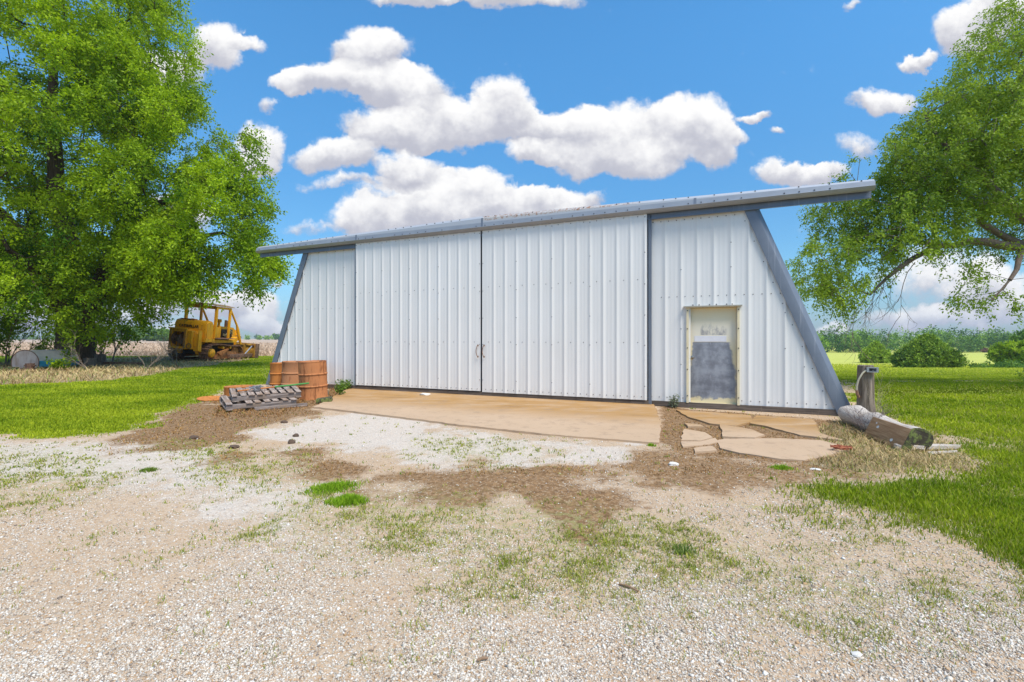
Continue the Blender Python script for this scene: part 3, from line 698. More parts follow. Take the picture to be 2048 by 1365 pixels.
mb = MB(); mb.box(-7.8, 7.9, -.075, -.02, 4.01, 4.29); mb.box(-7.8, 7.9, -.10, -.076, 4.0, 4.018); mb.build('door_track', M_GALV, shed)
# seam plates of the cover
for u in (-3.9, .03, 4.9):
    mb = MB(); rise = coversec(u)[1]; mb.prism([(-.187, 4.275 + rise * .92), (-.203, 4.19), (-.206, 4.19), (-.19, 4.277 + rise * .92)], u, u + .05, 'yz')
    mb.build('cover_seam', M_GALV, cov)
# timber sill
mb = MB(); mb.box(-7.4, 4.0, -.10, .08, .0, .115); mb.box(4.003, 7.42, -.035, .08, 0, .108)
mb.build('sill', wood_mat('dark_sill_wood', (.08, .065, .055), (.20, .16, .13), None, 0), shed)
# personnel door
def mdoor_mat():
    m, t, b = material('worn_cream_paint'); P = obco(t); sp = t.new('ShaderNodeSeparateXYZ'); t.l.new(P, sp.inputs[0]); x, z = sp.outputs[0], sp.outputs[2]
    cream = t.mix(t.noise(P, 5, 4, .6), (.80, .67, .40), (.82, .73, .50))
    pale = t.m('MULTIPLY', t.smooth(z, 1.05, 1.45), t.m('SUBTRACT', 1, t.smooth(z, 1.5, 1.85)))
    cream = t.mix(t.m('MULTIPLY', pale, .6), cream, (.80, .76, .68))
    ws = t.new('ShaderNodeMapping'); t.l.new(P, ws.inputs[0]); ws.inputs['Scale'].default_value = (1, 1, .5)
    wob = t.m('MULTIPLY', t.m('SUBTRACT', t.noise(P, 6.5, 5, .7), .5), .3); wob2 = t.m('MULTIPLY', t.m('SUBTRACT', t.noise(P, 3.3, 5, .7), .5), .2)
    L = t.m('SUBTRACT', .06, t.m('MULTIPLY', t.m('SUBTRACT', 1, t.smooth(z, .2, 1.2)), .07)); R = t.m('SUBTRACT', .895, t.m('MULTIPLY', t.smooth(z, .5, 1.3), .11))
    inx = t.m('MULTIPLY', t.smooth(t.m('SUBTRACT', t.m('ADD', x, wob2), L), -.015, .025), t.smooth(t.m('SUBTRACT', R, t.m('ADD', x, wob2)), -.03, .03))
    inz = t.m('MULTIPLY', t.smooth(t.m('ADD', z, wob), .07, .13), t.m('SUBTRACT', 1, t.smooth(z, 1.245, 1.262)))
    body = t.m('MULTIPLY', inx, inz)
    flm = t.noise(ws.outputs[0], 9, 5, .75)
    fl = t.m('MULTIPLY', t.m('MULTIPLY', t.smooth(t.m('ADD', flm, t.m('MULTIPLY', t.m('SUBTRACT', 1.62, z), 1.0)), .48, .80), t.m('MULTIPLY', t.smooth(z, 1.39, 1.41), t.m('SUBTRACT', 1, t.smooth(z, 1.5, 1.8)))), t.m('MULTIPLY', t.smooth(x, .2, .26), t.m('SUBTRACT', 1, t.smooth(x, .68, .76))))
    gcol = t.mix(t.smooth(t.noise(P, 4, 5, .65), .35, .65), (.19, .20, .23), (.34, .36, .40)); gcol = t.mix(t.smooth(t.noise(ws.outputs[0], 20, 4, .7), .6, .75), gcol, (.50, .51, .54))
    c = t.mix(body, cream, gcol); c = t.mix(t.m('MULTIPLY', fl, .85), c, (.22, .22, .25))
    pset(t, b, c, .55, 0, None, .35); return m
M_CREAM = simple_mat('cream_frame_paint', (.74, .64, .42), .5)
dw, dx0 = .905, 4.803
mb = MB(); mb.box(0, dw, 0, .045, 0, 1.965, bev=.004)
md = mb.build('entry_door', mdoor_mat(), shed, (dx0, .055, .115)); md['label'] = 'narrow cream entry door with a bare grey worn patch'
mb = MB(); mb.box(.105, .715, -.006, -.0005, 1.265, 1.385); mb.build('cover_strip', simple_mat('white_strip', (.74, .73, .76), .5), md)
mb = MB(); Mk = Matrix.Translation((.065, 0, .935)) @ Matrix.Rotation(math.radians(90), 4, 'X')
mb.lathe([(.034, 0), (.034, .008), (.014, .012), (.012, .03), (.026, .036), (.032, .05), (.03, .062), (.018, .068), (.004, .069)], 20, Mk); mb.build('door_knob', simple_mat('worn_steel_knob', (.35, .31, .27), .3, .9), md)
mb = MB()
mb.box(4.755, 4.80, -.046, .11, .10, 2.105); mb.box(5.712, 5.755, -.046, .11, .10, 2.105); mb.box(4.80, 5.712, -.02, .11, 2.083, 2.103); mb.box(4.80, 5.712, .0, .09, .1085, .113)
mbf = mb; mb = MB(); mb.box(4.70, 5.80, -.085, -.0, 2.108, 2.122); mb.box(4.70, 5.80, -.0875, -.08, 2.095, 2.1075); mb.build('drip_cap', simple_mat('drip_cap_tin', (.42, .38, .30), .5, .3), shed)
mb = mbf; mb.mi = 1
for u in (4.775, 5.735):
    for z in (.25, .8, 1.25, 1.65, 2.03): mb.box(u - .010, u + .010, -.053, -.045, z - .010, z + .010)
for u in (4.88, 5.0, 5.2, 5.33, 5.52, 5.62): mb.box(u - .01, u + .01, -.012, -.001, 2.135, 2.155)
mb.build('entry_door_frame', [M_CREAM, M_SCREW], shed)
# ------------------------------------------------------------------ concrete
def concrete_mat():
    m, t, b = material('stained_concrete'); P = worldco(t)
    big = t.noise(P, .9, 5, .6, .6); fine = t.noise(P, 40, 3, .6); mp = t.new('ShaderNodeMapping'); t.l.new(P, mp.inputs[0]); mp.inputs['Rotation'].default_value = (0, 0, .39); mp.inputs['Scale'].default_value = (.6, 1.6, 1)
    st = t.noise(mp.outputs[0], 1.5, 5, .65)
    # iron-brown water stain in a band along the wall: distance from the wall plane
    sp = t.new('ShaderNodeSeparateXYZ'); t.l.new(P, sp.inputs[0])
    d = t.m('SUBTRACT', t.m('ADD', t.m('MULTIPLY', t.m('SUBTRACT', sp.outputs[0], WO[0]), -math.sin(TH)), 0), t.m('MULTIPLY', t.m('SUBTRACT', sp.outputs[1], WO[1]), math.cos(TH)))
    band = t.m('SUBTRACT', 1, t.smooth(t.m('ADD', d, t.m('MULTIPLY', t.m('SUBTRACT', st, .5), 1.8)), 1.5, 3.0))
    c = t.mix(big, (.43, .295, .185), (.53, .385, .265)); c = t.mix(t.m('MULTIPLY', t.m('MULTIPLY', band, .98), t.smooth(st, .2, .6)), c, (.37, .21, .075)); c = t.mix(t.m('MULTIPLY', t.m('MULTIPLY', t.smooth(st, .56, .66), band), .6), c, (.25, .15, .07))
    c = t.mix(t.m('MULTIPLY', t.smooth(t.noise(P, 3.5, 6, .8), .50, .66), .6), c, (.32, .225, .15)); pset(t, b, c, .9, 0, t.bump(fine, .25, .005), .2); return m
M_CONC = concrete_mat()
def slab(name, pix, z, extra=None, jit=.03):
    base = [gp(*p) for p in pix] + (extra or []); pts = []; n = len(base); rr = random.Random(len(pix) * 7 + int(pix[0][0]))
    for i in range(n):
        a = Vector((*base[i], 0)); b_ = Vector((*base[(i + 1) % n], 0)); L = (b_ - a).length; k = max(1, int(L / .12))
        for j in range(k): q = a.lerp(b_, j / k); pts.append((q.x + rr.uniform(-jit, jit) * (j > 0), q.y + rr.uniform(-jit, jit) * (j > 0)))
    mb = MB(); mb.prism(pts, -.08, z, 'xy'); return mb
mb = slab('apron', APRON[:-1], .03, [WP(4.1, -.0)[:2], WP(-4.3, -.0)[:2]], .02)
tag(mb.build('concrete_apron', M_CONC), kind='structure')
for i, s in enumerate(SLABS):
    mb = slab('paving', s, .024 + .003 * (i % 3), None, .015)
    tag(mb.build('cracked_paving', M_CONC), kind='structure')
# ------------------------------------------------------------------ barrels
def barrel(loc, h, r, rot, label, mat):
    t_ = thing('rusty_barrel', label, 'barrel', loc, rot, 'rusty steel drums at the corner of the shed')
    def rr(z): return r
    pf = [(r * .96, .0), (r * 1.015, .0), (r * 1.015, .012), (r, .02)]
    for zc in (h * .345, h * .665): pf += [(r, zc - .022), (r * 1.055, zc - .008), (r * 1.055, zc + .008), (r, zc + .022)]
    pf += [(r, h - .02), (r * 1.018, h - .012), (r * 1.018, h), (r * .975, h), (r * .965, h - .018)]
    mb = MB(); mb.lathe(pf + [(r * .5, h - .02), (.01, h - .019)], 40)
    mb.build('drum_body', mat, t_)
    mb = MB(); mb.lathe([(.04, h - .019), (.04, h - .008), (.03, h - .006), (.005, h - .006)], 14, Matrix.Translation((r * .6, .1, 0))); mb.build('bung_cap', M_DKRUST, t_)
    return t_
RB = [rust_mat('orange_rust', (.50, .19, .05), (.56, .22, .06), (.30, .10, .03)), rust_mat('dusty_rust', (.46, .22, .11), (.48, .22, .10), (.30, .11, .045)), rust_mat('brown_rust', (.44, .18, .075), (.48, .20, .08), (.22, .085, .035))]
barrel((-6.22, 12.3, -.05), .84, .285, (0, 0, .3), 'leftmost bright orange rusty drum behind the pallets', RB[0])
barrel((-5.70, 11.85, -.02), .87, .275, (.03, 0, 1), 'dusty rusty drum in the middle, between the leftmost and the biggest looking one', RB[1])
barrel((-5.78, 13.0, -.06), .86, .29, (0, 0, 2), 'rusty drum hidden at the back against the shed corner', RB[2])
barrel((-4.80, 11.02, 0), .90, .315, (.02, -.035, .4), 'nearest and rightmost rusty drum, tilted a little, beside the mossy blocks', RB[2])
# low tub behind the pallets
t_ = thing('rusty_tub', 'low rusty round tub with a brown lid behind the pallets', 'tub', (-6.95, 11.6, 0))
mb = MB(); mb.lathe([(.30, 0), (.33, .01), (.335, .2), (.345, .22), (.345, .235), (.33, .235)], 36); mb.build('tub_wall', RB[0], t_)
mb = MB(); mb.lathe([(.325, .215), (.325, .236), (.29, .238), (.15, .231), (.01, .233)], 36); mb.build('lid', RB[2], t_)
# fallen disc lid
mb = MB(); mb.lathe([(.26, 0), (.28, .008), (.28, .02), (.25, .014), (.02, .012)], 30); o = mb.build('rusty_disc', RB[0], None, (*gp(422, 800), .02), (.06, .08, 0)); tag(o, 'flat orange rusty disc lying left of the pallets', 'metal disc')
# ------------------------------------------------------------------ pallets
def pallet(L, Wd, nsl, seed, name_label, loc, rot, skip=()):
    rr = random.Random(seed); t_ = thing('wooden_pallet', name_label, 'pallet', loc, rot, 'stacked weathered pallets')
    for k, y in enumerate((0, Wd / 2 - .02, Wd - .04)):
        mb = MB(); mb.box(0, L, y, y + .045, .018, .108, bev=.004); mb.build('stringer', M_PALLET, t_)
    for k in range(nsl):
        if k in skip: continue
        x = (L - .1) * k / (nsl - 1); mb = MB(); a = rr.uniform(-.03, .03)
        M = Matrix.Translation((x + rr.uniform(-.01, .01), rr.uniform(-.03, .01), .110 + rr.uniform(0, .004))) @ Matrix.Rotation(a, 4, 'Z')
        mb.box(0, rr.uniform(.085, .12), -.01, Wd + .01 - rr.uniform(0, .06), 0, .018, M, .002); mb.build('deck_board', M_PALLET2, t_)
    for k in (0, 2, 4):
        x = (L - .1) * k / 4; mb = MB(); mb.box(x, x + .11, -.005, Wd + .005, 0, .016, None, .002); mb.build('bottom_board', M_PALLET2, t_)
    return t_
a0 = gp(452, 825); a1 = gp(580, 806); pa = math.radians(38.5)
pallet(1.28, 1.1, 8, 3, 'lower grey wooden pallet on the ground, with a gap behind its first board', (a0[0], a0[1], .03), (.05, 0, pa), (1,))
pallet(1.28, 1.0, 9, 4, 'upper grey wooden pallet lying slantwise on the lower one, under the green pipe', (a0[0] - .06, a0[1] + .30, .155), (.07, -.01, pa - .06))
# plank end pieces under the pallet
mb = MB(); mb.box(0, 1.0, 0, .09, 0, .06, None, .005); o = mb.build('timber_offcut', M_PALLET, None, (a0[0] + .45, a0[1] + .20, .0), (0, 0, pa)); tag(o, 'grey timber offcut wedged under the front edge of the pallets', 'timber')
# pipe: rust half, green half
p0 = Vector((a0[0] - .15, a0[1] + .62, .345)); p1 = Vector((-4.62, 10.35, .43))
t_ = thing('steel_pipe', 'long steel pipe, rusty at one end and green at the other, on the pallets', 'pipe', p0)
q = p1 - p0
mb = MB(); mb.tube([(0, 0, 0), q * .27, q * .55], .016, 10); mb.build('rusty_section', M_RUST, t_)
mb = MB(); mb.tube([q * .5, q * .8, q], .02, 10); mb.build('green_section', simple_mat('green_paint', (.05, .22, .04), .5, 0, .35, 12), t_)
# wire clump on the pallet
mb = MB(); rr = random.Random(4)
for k in range(9):
    pts = [Vector((rr.uniform(-.12, .12), rr.uniform(-.10, .10), rr.uniform(0, .10))) for _ in range(7)]; mb.tube(pts, .006, 5)
o = mb.build('wire_bundle', simple_mat('grey_wire', (.35, .36, .38), .4, .6), None, (a0[0] + .12, a0[1] + .82, .345)); tag(o, 'tangled bundle of pale grey wire on the upper pallet', 'wire')
# mossy blocks
for k, (px, py, rz, lab) in enumerate(((640, 796, .5, 'upper of two mossy dark stone blocks beside the tilted drum'), (646, 806, .2, 'lower and nearer mossy stone block beside the tilted drum'))):
    mb = MB(); mb.box(-.13, .2, -.09, .09, 0, .1, Matrix.Rotation(rz, 4, 'Z'), .02)
    g = gp(px, py); o = mb.build('stone_block', M_MOSS if k else simple_mat('block_brown', (.16, .13, .09), .95, 0, .5, 14, .4), None, (g[0], g[1], .01 + (.04 if k == 0 else 0)), (.1, -.1, 0)); tag(o, lab, 'block', 'mossy blocks')
# ------------------------------------------------------------------ post with junction box
g = gp(1731, 836)
t_ = thing('timber_post', 'weathered round timber post with an open electrical box near its top', 'post', (g[0], g[1], 0))
mb = MB(); rr = random.Random(2); seg = 26; rings = []
for k, (z, r) in enumerate(((0, .185), (.05, .165), (.14, .14), (.3, .128), (.5, .124), (.7, .124), (.9, .122), (.955, .118))):
    ring = []
    for i in range(seg):
        a = 2 * math.pi * i / seg; q_ = r * (1 + .05 * math.sin(a * 7 + 1) + .03 * math.sin(a * 13) + rr.uniform(-.012, .012)); ring.append(mb.bm.verts.new((q_ * math.cos(a), q_ * math.sin(a), z + (rr.uniform(-.008, .008) if k == 7 else 0))))
    rings.append(ring)
for A, B in zip(rings, rings[1:]):
    for i in range(seg): mb.bm.faces.new([A[i], A[(i + 1) % seg], B[(i + 1) % seg], B[i]])
mb.bm.faces.new(rings[-1]); mb.build('post_shaft', M_POST, t_, sharp=20)
M_STEELBOX = simple_mat('electrical_box_steel', (.38, .39, .40), .4, .5)
Mx = Matrix.Translation((-.005, -.165, .885)) @ Matrix.Rotation(-.42, 4, 'Z')
mb = MB(); mb.box(-.085, .085, .03, .045, -.045, .045, Mx); mb.box(-.085, -.055, -.02, .03, -.045, .045, Mx); mb.box(.055, .085, -.02, .03, -.045, .045, Mx); mb.box(-.0545, .0545, -.02, .03, .03, .045, Mx); mb.box(-.0545, .0545, -.02, .03, -.045, -.03, Mx)
bx = mb.build('junction_box', M_STEELBOX, t_)
mb = MB(); mb.box(-.03, .0, .0, .029, -.02, .02, Mx); mb.tube([Mx @ Vector((-.01, -.0, 0)), Mx @ Vector((.02, -.015, .012)), Mx @ Vector((.035, .01, -.01))], .006, 6); mb.build('socket_insert', simple_mat('black_plastic', (.03, .03, .03), .5), bx)
mb = MB(); mb.tube([(-.085, -.12, .875), (-.14, -.11, .82), (-.185, -.08, .71), (-.205, -.06, .59), (-.20, -.05, .50)], .014, 10); mb.build('conduit', simple_mat('cream_conduit', (.58, .52, .38), .5), t_)
mb = MB(); mb.tube([(-.20, -.05, .51), (-.19, -.05, .44), (-.16, -.05, .38)], .022, 10); mb.build('conduit_fitting', M_DKRUST, t_)
# ------------------------------------------------------------------ log
a = Vector((*gp(1700, 850), 0)); b_ = Vector((*gp(1838, 905), 0)); ax = (b_ - a); L = ax.length; rz = math.atan2(ax.y, ax.x)
t_ = thing('fallen_timber', 'big bleached timber log with a brown sawn block on its near end', 'log', (a.x, a.y, 0), (0, 0, rz - math.pi / 2))
# local y runs toward the near end
mb = MB(); rings = []; seg = 20; rr = random.Random(9)
for k in range(12):
    y = -.25 + (L + .15) * k / 11; r = .165 + .035 * math.sin(k * 1.3) * (1 if k < 6 else .4); r *= (.75 if k == 0 else 1 if k < 6 else .86); ring = []
    for i in range(seg):
        an = 2 * math.pi * i / seg; q_ = r * (1 + .10 * math.sin(3 * an + k * .5) * (k < 7) + rr.uniform(-.04, .04)); ring.append(mb.bm.verts.new((-.05 + q_ * math.cos(an), y + (rr.uniform(-.06, .04) if k == 0 else 0), .15 + q_ * math.sin(an) * .95)))
    rings.append(ring)
for A, B in zip(rings, rings[1:]):
    for i in range(seg): f = mb.bm.faces.new([A[i], A[(i + 1) % seg], B[(i + 1) % seg], B[i]]); f.smooth = True
mb.bm.faces.new(rings[0][::-1]); mb.mi = 1; f = mb.bm.faces.new(rings[-1]); f.material_index = 1
mb.build('log_body', [M_GREYWOOD, M_MOSS], t_, sharp=40)
mb = MB(); Ml = Matrix.Translation((.165, L - .95, .0)) @ Matrix.Rotation(math.radians(-24), 4, 'Y')
mb.box(-.055, .05, 0, .98, 0, .30, Ml, .008)
for f in mb.bm.faces:
    if f.normal.y > .8 or (f.calc_center_median().y > L - .02): f.material_index = 1
blk = mb.build('sawn_block', [M_REDWOOD, M_MOSS], t_)
M_SPL = simple_mat('white_splash', (.74, .72, .68), .8); mb = MB(); rr = random.Random(3)
for (y, z, s) in ((L - .72, .20, .032), (L - .28, .10, .03), (L - .80, .25, .018)):
    pts = [((.053), y + s * (1 + rr.uniform(-.3, .3)) * math.cos(i * .7), z + s * .7 * (1 + rr.uniform(-.3, .3)) * math.sin(i * .7)) for i in range(9)]
    vs = [mb.bm.verts.new(Ml @ Vector((p[0], p[1] - (L - .98), p[2] - .02))) for p in pts]; mb.bm.faces.new(vs)
    mb.build('paint_splash', M_SPL, blk); mb = MB()
g = gp(1880, 899); mb = MB(); mb.prism([(-.55, -.03), (-.5, -.07), (.2, -.06), (.42, .0), (.2, .05), (-.5, .06)], 0, .045, 'xy'); o = mb.build('broken_plank', M_GREYWOOD, None, (g[0] - .1, g[1], .015), (0, .03, .12)); tag(o, 'pale splintered plank lying flat at the near end of the log', 'plank')
g = gp(1885, 908); mb = MB(); mb.prism([(-.22, -.02), (.2, -.015), (.25, .01), (-.2, .025)], 0, .02, 'xy'); o = mb.build('wood_splinter', M_GREYWOOD, None, (g[0], g[1], .01), (0, 0, .2)); tag(o, 'small pale wood splinter in the straw in front of the splintered plank', 'splinter')
# rusty chain/wire tangle on slab
mb = MB(); rr = random.Random(8); g = gp(1684, 905)
for k in range(6):
    pts = [Vector((.15 * math.cos(j * 1.1 + k) * (1 - .08 * j) + rr.uniform(-.04, .04), .07 * math.sin(j * 1.1 + k) + rr.uniform(-.03, .03), .02 + rr.uniform(0, .035))) for j in range(8)]; mb.tube(pts, .007, 5)
o = mb.build('rusty_wire', rust_mat('red_rust', (.30, .09, .05), (.42, .15, .08), (.2, .06, .03)), None, (g[0], g[1], .03)); tag(o, 'reddish tangle of rusty wire on the corner of the cracked paving', 'wire')
# small debris
def rock(px, py, s, name, label, cat, mat, z=0, flat=.5, elong=1.6, rz=0, seed=1):
    bm = bmesh.new(); bmesh.ops.create_icosphere(bm, subdivisions=2, radius=1); rr = random.Random(seed)
    for v in bm.verts: v.co *= 1 + rr.uniform(-.22, .22); v.co.x *= s * elong; v.co.y *= s; v.co.z *= s * flat
    mb = MB(); mb.bm.free(); mb.bm = bm; g = gp(px, py); o = mb.build(name, mat, None, (g[0], g[1], s * flat * .5 + z), (0, 0, rz)); tag(o, label, cat); return o
M_WHT = simple_mat('chalk_white_stone', (.62, .59, .55), .9, 0, .08, 20, .3); M_CLOD = simple_mat('dark_clod', (.10, .065, .045), .95, 0, .3, 20, .5)
rock(1346, 931, .034, 'white_stone', 'flat white stone lying below the corner of the concrete apron', 'stone', M_WHT, elong=1.7, seed=1, flat=.7)
rock(1630, 941, .03, 'white_stone', 'white stone chip in the dirt below the large cracked slab', 'stone', M_WHT, elong=2, seed=2, rz=-.3)
rock(850, 793, .07, 'white_stone', 'whitish lump of stone against the sill of the left sliding door', 'stone', M_WHT, .03, .5, 1.8, seed=3)
rock(1713, 1311, .019, 'white_stone', 'small white stone in the bare gravel nearest the bottom right', 'stone', M_WHT, elong=1.3, seed=4)
rock(583, 887, .045, 'dirt_clod', 'dark clod of earth at the left edge of the white gravel', 'clod', M_CLOD, elong=1.1, seed=5, flat=.8)
rock(592, 874, .04, 'dirt_clod', 'dark clod just behind the one at the edge of the white gravel', 'clod', M_CLOD, elong=1.1, seed=6, flat=.8)
rock(388, 878, .05, 'dirt_clod', 'dark clod farthest left, below the lawn edge', 'clod', M_CLOD, elong=1.3, seed=7, flat=.7)
rock(467, 897, .05, 'dirt_clod', 'dark clod in the brown soil left of the white gravel', 'clod', M_CLOD, elong=1.3, seed=8, flat=.6)
rock(568, 846, .045, 'dirt_clod', 'dark clod in the bare soil in front of the pallets', 'clod', M_CLOD, elong=1.3, seed=18, flat=.6)
M_STICK = simple_mat('brown_stick', (.24, .15, .09), .9, 0, .3, 30)
for px, py, l, a_, lab in ((1257, 1178, .12, -.7, 'short brown stick lying in the gravel right of the weeds'), (965, 1322, .05, .3, 'stubby dark stick in the gravel nearest the bottom edge')):
    mb = MB(); mb.tube([(-l / 2, 0, 0), (0, .004, .003), (l / 2, 0, 0)], [.0055, .0065, .0045], 7); g = gp(px, py); o = mb.build('stick', M_STICK, None, (*g, float(H(*g)) + .012), (0, 0, a_)); tag(o, lab, 'stick')
# ------------------------------------------------------------------ old tank by the tree
t_ = thing('old_tank', 'grey half-round metal tank with a blue lower side lying by the big tree', 'tank', (-22.9, 21.4, 0), (0, 0, 0))
def tank_sec(k=28):
    pts = [(-.72, .12), (-.74, .30)]
    for i in range(k + 1): an = math.pi - math.pi * i / k; pts.append((.74 * math.cos(an), .34 + .56 * math.sin(an)))
    return pts + [(.74, .30), (.72, .12), (.5, .03), (-.5, .03)]
mb = MB(); Mr = Matrix.Rotation(math.radians(-7), 4, 'Z')
sec = tank_sec(); A = [mb.bm.verts.new(Mr @ Vector((x, 0, z))) for x, z in sec]; B = [mb.bm.verts.new(Mr @ Vector((x, 1.8, z))) for x, z in sec]; n = len(sec)
for i in range(n):
    f = mb.bm.faces.new([A[i], A[(i + 1) % n], B[(i + 1) % n], B[i]]); f.smooth = True
    zc = (sec[i][1] + sec[(i + 1) % n][1]) / 2; f.material_index = 1 if zc < .40 else 0
f = mb.bm.faces.new(A[::-1]); f.material_index = 2; mb.bm.faces.new(B)
mb.build('tank_shell', [simple_mat('dull_galvanised', (.60, .60, .58), .5, .3, .3, 4), simple_mat('faded_blue_paint', (.04, .32, .52), .6, 0, .3, 4), rust_mat('pinkish_rust_steel', (.50, .38, .33), (.62, .52, .47), (.40, .27, .21), 2)], t_)
for y in (0.0, 1.8):
    mb = MB(); pts = [Mr @ Vector((x * 1.01, y, z * 1.008)) for x, z in sec]; mb.tube(pts + [pts[0]], .018, 6)
    mb.build('rim', M_DKRUST, t_)
for x, y in ((-.5, .1), (.5, .1), (-.5, 1.7), (.5, 1.7)):
    p = Mr @ Vector((x, y, 0)); mb = MB(); mb.box(p.x - .06, p.x + .06, p.y - .06, p.y + .06, -.05, .12)
    mb.build('skid_foot', M_DKRUST, t_)
mb = MB(); mb.box(-1.3, 1.0, -.12, .12, 0, .14, None, .02); o = mb.build('rotten_beam', M_MOSS, None, (-23.4, 20.5, .02), (0, 0, .1)); tag(o, 'low mossy timber beam in the dry grass in front of the old tank', 'beam')
mb = MB(); mb.box(-.45, .45, -.3, .3, 0, .05); mb.box(-.12, .12, -.1, .1, .05, .33); mb.box(-.2, .2, -.05, .05, .2, .26); o = mb.build('steel_bracket', M_DKRUST, None, (-21.4, 20.2, .02), (0, 0, .2)); tag(o, 'rusty steel stand lying below the end of the old tank', 'bracket')
# stumps, beam right of trunk
for px, py, r, h, lab in ((200, 730, .25, .62, 'taller weathered stump at the right foot of the big tree'), (180, 732, .24, .45, 'lower stump touching the trunk of the big tree')):
    g = gp(px, py + 3); mb = MB(); mb.lathe([(r * 1.15, 0), (r, .1), (r * .95, h * .6), (r * .9, h), (r * .5, h + .02), (.02, h + .02)], 14)
    for v in mb.bm.verts: v.co.x += random.uniform(-.04, .04); v.co.y += random.uniform(-.04, .04)
    o = mb.build('tree_stump', M_BARK2, None, (g[0], g[1], 0)); tag(o, lab, 'stump')
mb = MB(); mb.box(-1.1, 1.1, -.06, .06, 0, .10, None, .01); o = mb.build('rusty_beam', M_DKRUST, None, (*gp(240, 733), .12), (0, .01, .05)); tag(o, 'dark rusty steel beam in the dry grass between the stumps and the bulldozer', 'beam')
# ------------------------------------------------------------------ bulldozer
def yellow_mat():
    m, t, b = material('worn_yellow_paint'); P = obco(t); n = t.noise(P, 1.6, 5, .65); f = t.noise(P, 9, 5, .7); mp = t.new('ShaderNodeMapping'); t.l.new(P, mp.inputs[0]); mp.inputs['Scale'].default_value = (5, 5, .8); s_ = t.noise(mp.outputs[0], 1.5, 4, .6)
    c = t.mix(n, (.84, .33, .010), (.95, .49, .015)); c = t.mix(t.m('MULTIPLY', t.smooth(s_, .52, .68), .65), c, (.46, .18, .03)); c = t.mix(t.smooth(f, .60, .66), c, (.19, .08, .035))
    pset(t, b, c, .55, 0, t.bump(f, .12, .01), .35); return m
M_YEL = yellow_mat(); M_BLACK = simple_mat('oily_black_steel', (.03, .025, .02), .6, .2, .4)
dz = thing('bulldozer', 'old rusty yellow crawler bulldozer with a roofed canopy and raised blade', 'bulldozer', (-20.72, 28.7, float(H(-20.7, 30))), (0, math.radians(5.2), math.radians(-1)))
def track_loop(y0, y1, zt, rz, n=46):
    """track belt path in (y,z): rear round sprocket, slack top run, front idler"""
    pts = []; r0, r1 = .56, .50
    c0, c1 = (y0 + r0, r0 + .02), (y1 - r1, r1 + .02)
    for i in range(17): a = math.radians(270 - 190 * i / 16); pts.append((c0[0] + r0 * math.cos(a), c0[1] + r0 * math.sin(a) * (1 + .0)))
    for i in range(1, 8): f = i / 8; pts.append((c0[0] + (c1[0] - c0[0]) * f, (c0[1] + r0) * (1 - f) + (c1[1] + r1) * f + .03 * math.sin(f * math.pi * 2)))
    for i in range(15): a = math.radians(85 - 175 * i / 14); pts.append((c1[0] + r1 * math.cos(a), c1[1] + r1 * math.sin(a)))
    for i in range(1, 8): f = i / 8; pts.append((c1[0] + (c0[0] - c1[0]) * f, .02))
    return pts, c0, c1
